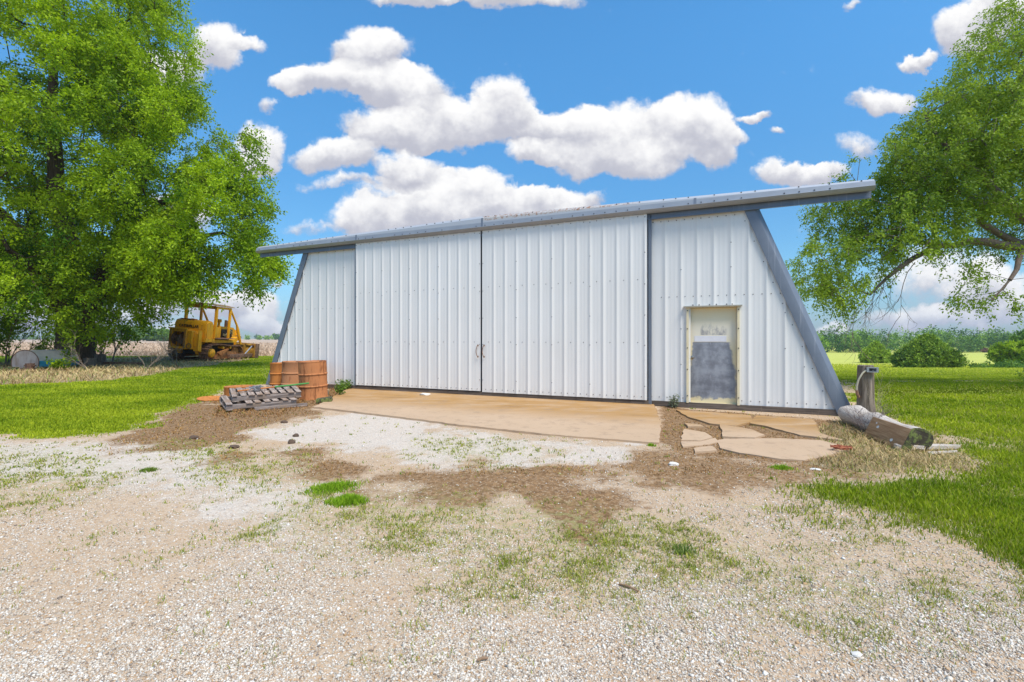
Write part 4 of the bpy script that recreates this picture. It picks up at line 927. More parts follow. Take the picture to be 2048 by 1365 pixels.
for sx in (-1, 1):
    xin, xout = sx * .72, sx * 1.3; xa, xb = min(xin, xout), max(xin, xout)
    pts, c0, c1 = track_loop(.30, 3.95, 1.15, .5)
    P2 = [Vector((0, y, z)) for y, z in pts]; n = len(P2)
    # evenly spaced shoes with grousers
    tot = [0]
    for i in range(n): tot.append(tot[-1] + (P2[(i + 1) % n] - P2[i]).length)
    ns = 42; mb = MB()
    for k in range(ns):
        s_ = tot[-1] * k / ns; i = max(j for j in range(n) if tot[j] <= s_); f = (s_ - tot[i]) / (tot[i + 1] - tot[i] + 1e-9)
        p = P2[i].lerp(P2[(i + 1) % n], f); d = (P2[(i + 1) % n] - P2[i]).normalized(); nrm = Vector((0, d.z, -d.y)) * 1.0
        if nrm.dot(p - Vector((0, 2.1, .55))) < 0 and abs(p.z - .02) > .05: nrm = -nrm
        if abs(p.z - .02) < .05: nrm = Vector((0, 0, -1))
        M = Matrix((( 1, 0, 0, 0), (0, d.y, nrm.y, p.y), (0, d.z, nrm.z, p.z), (0, 0, 0, 1)))
        mb.box(xa, xb, -.09, .085, -.012, .018, M); mb.box(xa, xb, .05, .075, .018, .065, M); mb.box((xa + xb) / 2 - .1, (xa + xb) / 2 + .1, -.07, .07, -.08, -.012, M)
    tr = mb.build('track_belt', M_DKRUST, dz)
    xo = xout - sx * .08
    mb = MB(); Ms = Matrix.Translation((xo - sx * .35, c0[0], c0[1])) @ Matrix.Rotation(math.radians(90), 4, 'Y')
    prof = [(.02, -.06), (.12, -.06), (.13, -.04), (.27, -.03), (.30, 0), (.27, .03), (.12, .06), (.02, .06)]
    mb.lathe([(r, z * 3 + (.25 * sx)) for r, z in prof], 28, Ms); mb.mi = 1; mb.lathe([(.28, -.10), (.47, -.10), (.50, 0), (.47, .10), (.28, .10)], 24, Ms); mb.mi = 0; mb.lathe([(.15, .0), (.13, .40), (.05, .43)] if sx > 0 else [(.15, 0), (.13, -.40), (.05, -.43)], 18, Ms)
    mb.build('drive_sprocket', [M_YEL, M_DKRUST], dz)
    mb = MB(); Ms = Matrix.Translation((xo - sx * .2, c1[0], c1[1])) @ Matrix.Rotation(math.radians(90), 4, 'Y'); mb.lathe([(.02, -.1), (.12, -.1), (.14, -.05), (.38, -.05), (.42, 0), (.38, .05), (.14, .05), (.12, .1), (.02, .1)], 28, Ms); mb.build('idler_wheel', M_RUST, dz)
    mb = MB(); X0, X1 = sorted((xout - sx * .12, xout - sx * .5))
    mb.prism([(1.1, .18), (3.3, .18), (3.55, .38), (3.3, .62), (2.6, .66), (1.9, .60), (1.3, .42)], X0, X1, 'yz'); mb.build('track_frame', M_RUST, dz)
    mb = MB(); mb.prism([(1.25, .62), (2.3, .86), (2.35, .78), (1.65, .40)], min(xout - sx * .10, xout + sx * .0), max(xout - sx * .1, xout), 'yz'); mb.build('guard_plate', rust_mat('bare_rust_plate'), dz)
    for y in (1.95, 2.7): mb = MB(); mb.tube([(xout - sx * .45, y, .92), (xout - sx * .1, y, .92)], .09, 14); mb.build('carrier_roller', M_YEL, dz)
# rear winch housing: an open box
mb = MB()
mb.box(-.84, -.66, -.30, .55, .78, 2.02, None, .015); mb.box(.08, .24, -.30, .55, .78, 2.02, None, .015); mb.box(-.66, .08, -.30, .55, 1.86, 2.02, None, .01); mb.box(-.66, .08, -.30, .55, .78, .92, None, .01); mb.box(.24, .55, -.22, .55, .80, 1.95, None, .03)
mb.tube([(-.86, -.3, 2.04), (.28, -.3, 2.04)], .05, 10)
wh = mb.build('winch_housing', M_YEL, dz)
mb = MB(); mb.box(-.655, .075, .30, .52, .93, 1.85); mb.build('housing_interior', M_BLACK, wh)
mb = MB(); mb.box(-.82, -.68, -.315, -.302, .85, 1.95); mb.box(.10, .22, -.315, -.302, .85, 1.95); mb.box(-.66, .08, -.33, -.30, .70, .80); mb.build('rust_strip', rust_mat('orange_brown_rust', (.42, .17, .05), (.58, .30, .09), (.2, .08, .04), 3), wh)
mb = MB(); Mw = Matrix.Translation((-.62, .0, 1.42)) @ Matrix.Rotation(math.radians(90), 4, 'Y'); mb.lathe([(.02, 0), (.40, 0), (.40, .03), (.22, .05), (.22, .45), (.40, .47), (.40, .5), (.02, .5)], 26, Mw); mb.build('winch_drum', M_DKRUST, wh)
mb = MB(); pts = [(.42 + .15 * math.cos(a * .5236), -.25, 1.0 + .15 * math.sin(a * .5236)) for a in range(13)]; mb.tube(pts, .022, 8); mb.build('ring_guard', M_DKRUST, wh)
# final drive cases / rear fenders
for sx in (-1, 1):
    mb = MB(); a, b2 = sorted((sx * .50, sx * .70)); mb.prism([(.25, .60), (.25, 1.95), (.35, 1.98), (1.3, 1.6), (1.3, .6), (.35, .45)], a, b2, 'yz'); mb.build('final_drive_case', M_YEL, dz)
    mb = MB(); a, b2 = sorted((sx * .56, sx * .88)); mb.prism([(.0, .70), (-.06, 1.55), (.02, 1.80), (.24, 1.92), (.24, .62)], a, b2, 'yz'); mb.build('rear_cover', M_YEL, dz)
    mb = MB(); a, b2 = sorted((sx * .72, sx * 1.12)); mb.prism([(.24, 1.30), (.24, 1.55), (1.1, 1.50), (1.1, 1.30)], a, b2, 'yz'); mb.build('rear_fender', M_YEL, dz)
    mb = MB(); a, b2 = sorted((sx * .885, sx * .93)); mb.prism([(-.10, .75), (-.14, 2.0), (.1, 2.02), (.20, .66)], a, b2, 'yz'); mb.build('fender_plate', M_YEL, dz)
    mb = MB(); a, b2 = sorted((sx * .45, sx * 1.30)); mb.box(a, b2, 1.15, 3.05, 1.50, 1.545); mb.build('running_board', M_DKRUST, dz)
    mb = MB(); a, b2 = sorted((sx * .5, sx * 1.02)); mb.prism([(1.0, 1.22), (3.5, 1.25), (3.9, 1.5), (3.75, 1.72), (3.3, 1.42), (2.4, 1.40), (1.0, 1.46)], a, b2, 'yz'); mb.build('side_frame', M_YEL, dz)
# hull between the tracks
mb = MB(); mb.box(-.5, .5, .5, 4.1, .45, 1.25, None, .03); mb.build('belly_hull', M_BLACK, dz)
# fuel tank with lettering
mb = MB()
prof = [(.42, 1.45), (.38, 2.35), (.50, 2.58), (.72, 2.66), (1.0, 2.60), (1.12, 2.35), (1.12, 1.45)]
mb.prism(prof, -1.05, 1.0, 'yz'); bmesh.ops.bevel(mb.bm, geom=[e for e in mb.bm.edges if len({round(v.co.x, 3) for v in e.verts}) == 1 and e.verts[0].co.x > .9], offset=.06, segments=3, affect='EDGES')
tk = mb.build('fuel_tank', M_YEL, dz)
mb = MB(); mb.tube([(-.2, .75, 2.64), (-.2, .75, 2.72)], .09, 14); mb.build('filler_cap', M_RUST, tk); mb = MB(); mb.box(-.85, .05, .55, .85, 2.655, 2.70, None, .01); mb.build('tank_top_plate', M_RUST, tk); mb = MB(); mb.tube([(.7, .8, 2.60), (.7, .8, 2.70)], .05, 10); mb.build('vent_cap', M_RUST, tk)
fc = bpy.data.curves.new('tank_lettering', 'FONT'); fc.body = 'CATERPILLAR'; fc.size = .225; fc.extrude = .004; fc.offset = .006; fc.align_x = 'CENTER'; fc.space_character = 1.0
fo = bpy.data.objects.new('tmp', fc); COL.objects.link(fo); bpy.context.view_layer.update()
me = bpy.data.meshes.new_from_object(fo.evaluated_get(bpy.context.evaluated_depsgraph_get())); COL.objects.unlink(fo); bpy.data.objects.remove(fo)
for v in me.vertices: v.co.x *= .92
lt = bpy.data.objects.new('lettering', me); me.materials.clear(); me.materials.append(simple_mat('black_lettering', (.025, .02, .015), .6)); COL.objects.link(lt); lt.parent = tk; lt.location = (-.13, .372, 2.16); lt.rotation_euler = (math.radians(92.5), 0, 0)
# seat / cab innards and engine
mb = MB(); mb.box(.42, .80, 1.6, 2.0, 1.55, 2.25, None, .03); mb.box(.5, .72, 2.1, 2.25, 1.55, 2.35, None, .02); mb.box(-.35, .35, 1.35, 1.8, 1.55, 2.1, None, .05); mb.box(-.35, .35, 1.25, 1.4, 1.9, 2.5, None, .05); ct = mb.build('operator_station', M_YEL, dz)
mb = MB(); mb.tube([(.62, 1.8, 2.25), (.62, 1.8, 2.55), (.60, 1.85, 2.62)], .012, 6); mb.tube([(.5, 1.75, 2.25), (.52, 1.8, 2.5)], .012, 6); mb.box(.42, .8, 1.58, 1.62, 2.25, 2.4); mb.build('lever', M_BLACK, ct)
mb = MB(); mb.prism([(2.45, 1.25), (2.45, 2.20), (2.6, 2.32), (4.0, 2.26), (4.3, 2.05), (4.3, 1.0), (3.9, 1.0)], -.42, .42, 'yz'); en = mb.build('engine_hood', M_YEL, dz)
mb = MB(); mb.box(.425, .56, 2.6, 3.75, 1.3, 2.12, None, .02); mb.box(.56, .64, 2.75, 3.0, 1.5, 1.95, None, .02); mb.box(.56, .64, 3.2, 3.6, 1.45, 1.8, None, .02); mb.build('engine_block', M_BLACK, en)
mb = MB(); mb.tube([(.66, 2.6, 1.80), (.70, 2.8, 1.75), (.72, 3.0, 1.95), (.72, 3.25, 2.05), (.70, 3.5, 1.95), (.64, 3.6, 1.6)], .03, 8); mb.tube([(.66, 2.6, 1.70), (.70, 2.9, 1.66), (.72, 3.1, 1.85), (.68, 3.4, 1.9)], .02, 8); mb.build('hose', simple_mat('pale_hose', (.5, .42, .22), .6), en)
mb = MB(); mb.lathe([(.08, 2.2), (.08, 2.55), (.15, 2.6), (.16, 2.76), (.12, 2.80), (.02, 2.80)], 16, Matrix.Translation((.2, 2.75, 0))); mb.build('air_cleaner', M_YEL, en)
mb = MB(); mb.tube([(.15, 3.55, 2.25), (.15, 3.55, 2.75)], .085, 14); mb.tube([(.15, 3.78, 2.25), (.15, 3.78, 2.7)], .06, 12); mb.build('exhaust_stack', M_DKRUST, en)
mb = MB(); mb.box(-.5, .5, 4.3, 4.42, 1.0, 2.1, None, .03); mb.build('radiator_guard', M_YEL, dz)
# canopy
for sx in (-1, 1):
    for y, zb_ in ((1.22, 1.5), (2.62, 1.5)):
        mb = MB(); w = .075 if y < 2 else .065; mb.box(sx * 1.0 - w, sx * 1.0 + w, y - w, y + w, zb_, 3.62, None, .012); mb.build('canopy_post', M_YEL, dz)
    mb = MB(); mb.box(sx * 1.0 - .06, sx * 1.0 + .06, 1.30, 2.55, 3.50, 3.63, None, .01)
    for (y0, y1) in ((1.3, 1.45), (2.55, 2.40)): mb.poly([(sx * 1.0, y0, 3.5), (sx * 1.0, y1, 3.5), (sx * 1.0, y0, 3.35)])
    mb.build('canopy_rail', M_YEL, dz)
    mb = MB(); mb.tube([(sx * 1.0, 2.66, 3.50), (sx * 1.02, 3.45, 2.45), (sx * 1.04, 3.55, 2.15), (sx * 1.06, 3.98, 1.15)], [.06, .07, .11, .08], 10); mb.build('sweep_brace', M_YEL, dz)
mb = MB(); mb.box(-.93, .93, 1.16, 1.26, 3.44, 3.66, None, .01)
mb.build('canopy_crossbeam', M_YEL, dz); mb = MB(); mb.box(-.93, .93, 2.56, 2.68, 3.48, 3.62, None, .01)
mb.build('canopy_crossbeam', M_YEL, dz)
mb = MB(); n = 12; tp = []; 
for i in range(n + 1): x = -1.12 + 2.24 * i / n; tp.append((x, 3.68 + .13 * (1 - (x / 1.12) ** 2)))
mb.prism(tp + [(x, z - .035) for x, z in tp[::-1]], 1.0, 2.9, 'xz'); mb.build('canopy_roof', rust_mat('rusted_roof_sheet', (.27, .15, .09), (.42, .28, .16), (.35, .22, .03), 3), dz)
mb = MB(); mb.lathe([(.02, 0), (.09, 0), (.11, .05), (.10, .12), (.02, .13)], 14, Matrix.Translation((.0, 1.15, 3.62)) @ Matrix.Rotation(math.radians(90), 4, 'X')); mb.build('work_lamp', M_DKRUST, dz)
# blade and arms
mb = MB(); pr = []
for i in range(8): a_ = -.5 + i / 7 * 1.0; pr.append((4.95 + .18 * (a_ * 2) ** 2, .62 + a_ * 1.1))
mb.prism(pr + [(y - .05, z) for y, z in pr[::-1]], -1.7, 1.7, 'yz')
for x in (-1.7, -.85, 0, .85, 1.64): mb.box(x, x + .06, 4.72, 4.93, .2, 1.1)
mb.box(-1.7, 1.7, 4.80, 4.94, 1.12, 1.19); mb.box(-1.7, 1.7, 4.78, 4.93, .2, .28)
bl = mb.build('dozer_blade', rust_mat('yellow_rust_blade', (.32, .16, .04), (.50, .30, .04), (.17, .08, .04), 2.5), dz)
mb = MB(); mb.box(1.70, 1.78, 4.75, 5.15, .05, 1.2, None, .01); mb.build('blade_end_plate', M_DKRUST, bl); mb = MB(); mb.box(-1.78, -1.70, 4.75, 5.15, .05, 1.2, None, .01); mb.build('blade_end_plate', M_DKRUST, bl)
for sx in (-1, 1):
    mb = MB(); mb.box(sx * 1.46 - .09, sx * 1.46 + .09, 2.2, 4.75, .24, .48, None, .02); mb.box(min(sx*1.3,sx*1.46), max(sx*1.3,sx*1.46), 2.25, 2.5, .26, .46); mb.build('push_arm', M_DKRUST, dz)
    mb = MB(); mb.tube([(sx * 1.46, 3.95, .45), (sx * 1.46, 4.72, 1.0)], .045, 10); mb.build('brace_strut', simple_mat('bare_steel', (.45, .44, .44), .35, .6), dz)
# ------------------------------------------------------------------ trees
def tubes_np(segs, sides=6):
    """segs: arrays A,B,(ra),(rb) -> quads"""
    A, B, ra, rb = segs; d = B - A; L = np.linalg.norm(d, axis=1, keepdims=True) + 1e-9; d = d / L
    ref = np.where(np.abs(d[:, 2:3]) < .9, np.array([[0, 0, 1.]]), np.array([[1., 0, 0]])); s = np.cross(d, ref); s /= np.linalg.norm(s, axis=1, keepdims=True); u = np.cross(s, d)
    an = np.arange(sides) * 2 * math.pi / sides; ring = s[:, None] * np.cos(an)[None, :, None] + u[:, None] * np.sin(an)[None, :, None]
    VA = A[:, None] + ring * ra[:, None, None]; VB = B[:, None] + d[:, None] * (rb * .3)[:, None, None] + ring * rb[:, None, None]
    V = np.concatenate([VA, VB], 1).reshape(-1, 3); n = len(A); k = np.arange(sides); k2 = (k + 1) % sides
    Q = (np.arange(n)[:, None, None] * 2 * sides + np.stack([k, k2, k2 + sides, k + sides], 1)[None]).reshape(-1, 4)
    return V, Q
def leaves_np(C, N, size, spread, droop, tone, shape=2.2, twigs=6, out_dir=None, nup=.6):
    """C cluster centres; N leaves per cluster; returns V,Q,tone"""
    n = len(C); T = n * twigs
    cd_ = rng.normal(0, 1, (T, 3)); 
    if out_dir is not None: cd_ = cd_ * .75 + np.repeat(out_dir, twigs, 0) * .9
    cd_ /= np.linalg.norm(cd_, axis=1, keepdims=True); cd_[:, 2] -= droop; cd_ /= np.linalg.norm(cd_, axis=1, keepdims=True)
    per = max(1, N // twigs); s = rng.uniform(.05, 1, (T, per)) ** .8
    base = np.repeat(C, twigs, 0); L = spread * rng.uniform(.55, 1.25, T)
    P = base[:, None] + cd_[:, None] * (s * L[:, None])[..., None]
    P[..., 2] -= (s ** 2) * droop * L[:, None] * .6
    P = P + rng.normal(0, spread * .09, P.shape); P = P.reshape(-1, 3); m = len(P)
    ax = np.repeat(cd_, per, 0) * .6 + rng.normal(0, .7, (m, 3)); ax[:, 2] -= droop * .7; ax /= np.linalg.norm(ax, axis=1, keepdims=True)
    nr = rng.normal(0, .55, (m, 3)); nr[:, 2] += nup; sd_ = np.cross(ax, nr); sd_ /= np.linalg.norm(sd_, axis=1, keepdims=True) + 1e-9
    sz = size * rng.uniform(.6, 1.35, m)
    a = ax * sz[:, None]; b = sd_ * (sz / shape)[:, None]
    V = np.stack([P, P + a * .45 + b * .5, P + a, P + a * .45 - b * .5], 1).reshape(-1, 3)
    Q = np.arange(m * 4).reshape(m, 4)
    tn = np.repeat(np.repeat(tone, twigs) + rng.normal(0, .10, T), per) + rng.normal(0, .12, m)
    return V, Q, np.clip(np.repeat(tn, 4), 0, 1)
def grow(paths, tips, step=.55, rtip=.012, power=.47, sag=.0, wig=.12):
    """paths: list of [(x,y,z,r)...]; tips joined greedily to the nearest wood -> segments"""
    pos, par, rad0 = [], [], []
    for pth in paths:
        prev = None
        if pos:  # join to nearest existing node
            q = np.array(pth[0][:3]); d = np.linalg.norm(np.array(pos) - q, axis=1); prev = int(d.argmin()) if d.min() < 1.5 else None
        for i, p in enumerate(pth):
            if i > 0:
                a = np.array(pth[i - 1]); b = np.array(p); k = max(1, int(np.linalg.norm(b[:3] - a[:3]) / step))
                for j in range(1, k + 1):
                    q = a + (b - a) * j / k; w = rng.normal(0, wig * .25, 3) if j < k else 0; pos.append(list(q[:3] + w)); par.append(prev); rad0.append(q[3]); prev = len(pos) - 1
            elif prev is None: pos.append(list(p[:3])); par.append(-1); rad0.append(p[3]); prev = 0 if len(pos) == 1 else len(pos) - 1
    N0 = len(pos); cap = N0 + len(tips) * 14; PA = np.zeros((cap, 3)); PA[:N0] = pos; par = [(-1 if p is None else p) for p in par]; n = N0; cnt = [0] * n
    d0 = np.array([np.min(np.linalg.norm(PA[:N0] - t_, axis=1)) for t_ in tips]); order = np.argsort(d0)
    root = PA[0]
    for ti in order:
        T = tips[ti]; dd = np.linalg.norm(PA[:n] - T, axis=1); reach = np.linalg.norm(T - root); pr = np.linalg.norm(PA[:n] - root, axis=1)
        j = int(np.argmin(dd + np.where(pr > reach + .2, 1.5, 0) + np.clip(PA[:n, 2] - T[2] - .4, 0, 5) * .5))
        a = PA[j].copy(); L = dd[j]; k = max(1, min(10, int(L / step))); prev = j
        for i in range(1, k + 1):
            f = i / k; q = a + (T - a) * f + rng.normal(0, wig * step, 3) * (i < k); q[2] += .12 * L * math.sin(f * math.pi)
            PA[n] = q; par.append(prev); rad0.append(0); cnt.append(0); prev = n; n += 1
    cnt = np.zeros(n); 
    ch = np.zeros(n)
    par = np.array(par[:n]); leaf = np.ones(n, bool); leaf[par[par >= 0]] = False; cnt[leaf] = 1
    for i in range(n - 1, -1, -1):
        if par[i] >= 0 and par[i] < i: cnt[par[i]] += cnt[i]
    r = rtip * np.maximum(cnt, 1) ** power; r = np.maximum(r, np.array(rad0[:n])); r = np.where(np.array(rad0[:n]) > 0, np.array(rad0[:n]), r)
    i = np.where(par >= 0)[0]; A = PA[par[i]]; B = PA[i]; rb = r[i]; ra = np.minimum(r[par[i]], rb * 1.35)
    return A, B, ra, rb
def ellip_tips(ells, n, shell=.5, gate=None, zmin=.6):
    w = np.array([e[6] if len(e) > 6 else 1 for e in ells]) * np.array([e[3] * e[4] * e[5] for e in ells]) ** .8; w /= w.sum(); out = []; dirs = []
    while len(out) < n:
        e = ells[rng.choice(len(ells), p=w)]; d = rng.normal(0, 1, 3); d /= np.linalg.norm(d); r = rng.random() ** (1 / 3)
        if r < shell and rng.random() < .6: continue
        p = np.array(e[:3]) + d * r * np.array(e[3:6])
        if p[2] < zmin: continue
        if gate is not None and not gate(p): continue
        out.append(p); dirs.append(d)
    return np.array(out), np.array(dirs)
M_LEAF_A = leaf_mat('ash_leaf', trans=.45, dark=(.045, .14, .006), light=(.40, .56, .012))
M_LEAF_B = leaf_mat('elm_leaf', trans=.42, dark=(.06, .14, .012), light=(.32, .44, .035))
# ---- big left tree
def left_tree():
    bx_, by_ = -23.1, 24.0
    t_ = thing('big_ash_tree', 'huge bright green leafy tree with a thick dark trunk on the left', 'tree', (bx_, by_, 0))
    paths = [[(0, 0, -.1, 1.05), (0, 0, .5, .85), (.05, 0, 2.2, .78), (-.1, 0, 3.6, .70), (-.3, .1, 6, .52), (-1.0, 0, 9.5, .36), (-1.2, 0, 14, .22), (-.8, 0, 18, .12)],
             [(.05, 0, 2.3, .6), (1.2, .2, 4.2, .48), (2.3, .3, 7, .36), (3.6, 0, 10.0, .24), (4.2, 0, 13, .14), (4.0, 0, 16, .08)],
             [(.9, .1, 3.7, .35), (2.6, -.3, 5.0, .24), (4.8, -.6, 6.4, .16), (8.2, -.6, 6.9, .09)],
             [(2.3, .3, 7, .25), (4.6, .0, 8.6, .17), (7.2, .2, 9.4, .09)],
             [(-.2, 0, 4.5, .38), (-2.5, -.3, 7, .26), (-5.0, -.3, 9.5, .16)], [(0, 0, 3.0, .3), (-2.5, -.5, 3.9, .18), (-5.5, -.6, 4.2, .09)],
             [(0, .1, 3, .3), (.6, -2.2, 4.4, .2), (1.2, -4.2, 5.3, .1)], [(1, .2, 4, .3), (2, 2.5, 6, .2), (3, 4.5, 8, .1)]]
    ells = [(-.5, 0, 10.6, 8, 7, 7.5, 1.1), (1.2, 0, 17.5, 4.3, 5.0, 5.5, 1), (6.6, -1.6, 7.8, 4.5, 3.4, 3.0, 1.2), (7.6, -1.2, 11.3, 2.7, 2.6, 2.4, .8), (1.4, -1.2, 3.9, 3.3, 4.2, 2.1, 1.2),
            (-3.2, -.8, 4.2, 5.0, 4.6, 2.6, 1.2), (-7.5, 0, 10, 5.5, 6, 6.5, .8), (-2, 0, 22, 5.5, 5.5, 5, .6), (4.0, 0, 14.6, 2.5, 3, 2.6, .8), (8.0, -2.0, 5.3, 3.6, 2.4, 1.6, 4.0)]
    def gate(p):
        g_ = fbm(np.array([p[0] * .42 + p[1] * .3]), np.array([p[2] * .42 - p[1] * .25]), 91, 2)[0]
        if p[2] < 3.0 and abs(p[0]) < 1.4 and p[1] < .5 and rng.random() < .8: return False
        # hollow around the main fork
        if abs(p[0] - 1.2) < 2.2 and 4.6 < p[2] < 9 and p[1] < 0 and rng.random() < .45: return False
        if p[0] > 4.3 and p[2] < 3.95: return False
        if abs(p[0]) < 2.0 and p[2] < 4.0 and p[1] < 1.5: return False
        if p[0] > 4.5 and p[2] < 7: return g_ > .22
        return g_ > .315
    tips, dirs = ellip_tips(ells, 2500, .55, gate)
    seg = grow(paths, tips, .6, .013, .47)
    V, Q = tubes_np(seg, 7); tr = npmesh('trunk', V, Q, M_BARK, t_, smooth=True)
    f = np.clip((tips[:, 2] - 3) / 14, 0, 1); tone = .42 + .48 * f + (fbm(tips[:, 0] * .5 + tips[:, 1], tips[:, 2] * .5, 92, 2) - .5) * 1.3  # leaves brighten with height: the sunlit crown top is put into their tone
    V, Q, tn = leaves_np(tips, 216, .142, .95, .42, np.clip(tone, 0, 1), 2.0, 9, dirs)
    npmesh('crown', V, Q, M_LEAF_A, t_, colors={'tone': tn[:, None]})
left_tree()
def right_tree():
    bx_, by_ = 18.2, 13.2
    t_ = thing('overhanging_elm', 'spreading green tree reaching in from the right behind the track end', 'tree', (bx_, by_, float(H(bx_, by_))))
    # limbs (local to trunk foot)
    def L(px, py, Z): return ((px - 1024) / F * Z - bx_, Z - by_, CAMH - (py - HY) / F * Z - float(H(bx_, by_)))
    paths = [[(0, 0, -.2, .55), (0, 0, 1.6, .42), (-.2, 0, 3.0, .36), (-.4, 0, 5.5, .26), (0, 0, 8, .18), (0, 0, 10.5, .08)],
             [(-.2, 0, 2.9, .26), (*L(2120, 505, 13), .15), (*L(2048, 493, 13), .13), (*L(1945, 482, 13), .10), (*L(1880, 492, 12.8), .08), (*L(1800, 535, 12.5), .06), (*L(1740, 590, 12.5), .03)],
             [(-.2, 0, 3.1, .24), (*L(2100, 470, 12.7), .13), (*L(2040, 430, 12.7), .11), (*L(1985, 375, 12.7), .08), (*L(1900, 300, 12.7), .06), (*L(1850, 230, 12.7), .03)],
             [(*L(2048, 493, 13), .1), (*L(1960, 445, 13), .08), (*L(1930, 390, 13), .05), (*L(1800, 340, 13), .03)],
             [(-.3, 0, 4.6, .2), (*L(2110, 250, 13.5), .14), (*L(2030, 130, 13.5), .08)],
             [(*L(1880, 492, 12.8), .06), (*L(1800, 478, 12.8), .05), (*L(1740, 470, 13), .03)],
             [(*L(2048, 493, 13), .08), (*L(2020, 560, 12.6), .05), (*L(1985, 600, 12.6), .02)],
             [(0, 0, 3, .2), (2, 1, 5, .12), (4, 1, 7, .06)], [(0, 0, 3, .2), (-.5, 3, 6, .12), (-1, 5, 7, .06)]]
    def E(px, py, rx, ry, Z=13, ryy=2.2, w=1): x, y, z = L(px, py, Z); return (x, y, z, rx / F * Z, ryy, ry / F * Z, w)
    ells = [E(2060, 180, 150, 150), E(1960, 260, 150, 110), E(1850, 330, 130, 85), E(1760, 400, 90, 75), E(1830, 430, 120, 70), E(1950, 370, 120, 80), E(1720, 500, 90, 55), E(1655, 540, 55, 55, 12.7, 1.2),
            E(1650, 575, 40, 45, 12.7, 1, .8), E(1720, 365, 65, 30, 13, 1.3), E(1990, 560, 60, 50, 12.6, 1, .5), E(1905, 570, 32, 50, 12.4, .7, .3), E(1925, 620, 18, 25, 12.4, .5, .3), E(2030, 480, 60, 45, 13, 1.5, .5), E(2150, 380, 120, 150, 13.5, 3, .4), E(2120, 50, 130, 90, 13.5, 3, .8),
            (1, 1, 7.5, 4.5, 4, 3.5, .6), (-.5, 2.5, 8, 4, 3, 3, .6), E(2000, 580, 30, 50, 12.6, .6, .4)]
    def gate(p):
        if p[2] + p[1] * 0 < .5: return False
        g_ = fbm(np.array([p[0] * .7 + p[1] * .3]), np.array([p[2] * .8 - p[1] * .25]), 95, 2)[0]
        return g_ > .39
    tips, dirs = ellip_tips(ells, 1750, .35, gate)
    seg = grow(paths, tips, .4, .0062, .45, wig=.16)
    V, Q = tubes_np(seg, 6); npmesh('trunk', V, Q, M_BARK2, t_, smooth=True)
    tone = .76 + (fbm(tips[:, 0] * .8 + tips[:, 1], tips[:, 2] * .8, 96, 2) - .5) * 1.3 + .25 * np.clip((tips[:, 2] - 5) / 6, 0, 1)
    V, Q, tn = leaves_np(tips, 130, .078, .48, .5, np.clip(tone, 0, 1), 2.0, 8, dirs)
    npmesh('crown', V, Q, M_LEAF_B, t_, colors={'tone': tn[:, None]})
    # bare hanging twigs under the lowest limb
    mb = MB(); rr = random.Random(12)
    def twig(p, d, l, r, depth):
        pts = [p]; q = p.copy(); dd = d.copy()
        for k in range(5):
            dd = (dd + Vector((rr.uniform(-.35, .35), rr.uniform(-.3, .3), rr.uniform(-.3, .22)))).normalized(); q = q + dd * l / 5; pts.append(q.copy())
            if depth > 0 and k > 0: twig(q.copy(), (dd + Vector((rr.uniform(-.9, .9), rr.uniform(-.7, .7), rr.uniform(-.7, .2)))).normalized(), l * .55, r * .6, depth - 1)
        mb.tube(pts, [r * (1 - .14 * i) for i in range(6)], 4, False)
    for px, py in ((1810, 530), (1780, 550), (1755, 575), (1735, 590), (1830, 525)):
        twig(Vector(L(px, py, 12.5)), Vector((-.55, 0, -.6)).normalized(), rr.uniform(1.0, 1.7), .011, 2)
    mb.build('dead_twigs', M_BARK2, t_)
right_tree()
# ---- meadow shrubs / cedars
M_CEDAR = leaf_mat('cedar_foliage', trans=.15, dark=(.05, .12, .012), light=(.36, .50, .05)); M_LIME = leaf_mat('lime_shrub_leaf', trans=.4, dark=(.14, .26, .01), light=(.44, .58, .03)); M_WOODS = leaf_mat('woodland_leaf', trans=.3, dark=(.035, .12, .02), light=(.33, .52, .05))
def bush(name, label, cat, px, base_y, w, h, Z, mat, n, leaf, cone=False, clump=90, tone0=.5):
    X = (px - 1024) / F * Z; z0 = float(H(X, Z)); W_, H_ = w / F * Z / 2 * (.86 if cone else 1), h / F * Z * (.93 if cone else 1)
    t_ = thing(name, label, cat, (X, Z, z0))
    if cone:
        f = rng.random(n) ** .85; a = rng.uniform(0, 2 * math.pi, n); prof = np.clip(np.sin(np.clip(f * .74 + .30, 0, 1) * math.pi) ** .8, .06, 1) * rng.choice([1, 1, .88, .8], n); R = W_ * prof * rng.uniform(.55, 1, n) ** .5
        tips = np.stack([R * np.cos(a), R * np.sin(a), f * H_ * (1 - .32 * (np.abs(R * np.cos(a)) / W_) ** 1.5)], 1)
    else:
        tips, _ = ellip_tips([(0, 0, H_ * .55, W_ * .95, W_ * .9, H_ * .48), (W_ * .3, 0, H_ * .4, W_ * .6, W_ * .6, H_ * .4)], n, .5, None, .02)
    dirs = tips - np.array([0, 0, H_ * .3]); dirs /= np.linalg.norm(dirs, axis=1, keepdims=True) + 1e-6
    tone = tone0 + (fbm(tips[:, 0] * 1.6, tips[:, 2] * 1.6 + tips[:, 1], 33, 2) - .5) * 1.2 + rng.normal(0, .08, n)
    V, Q, tn = leaves_np(tips, clump, leaf, W_ * .22, -.15 if cone else .1, np.clip(tone, 0, 1), 2.2, 5, dirs, nup=.2)
    npmesh('crown', V, Q, mat, t_, colors={'tone': tn[:, None]})
    seg = grow([[(0, 0, -.1, .12), (0, 0, H_ * .4, .09), (0, 0, H_ * .75, .03)]], tips[:60], .4, .012); V, Q = tubes_np(seg, 5); npmesh('trunk', V, Q, M_BARK, t_)
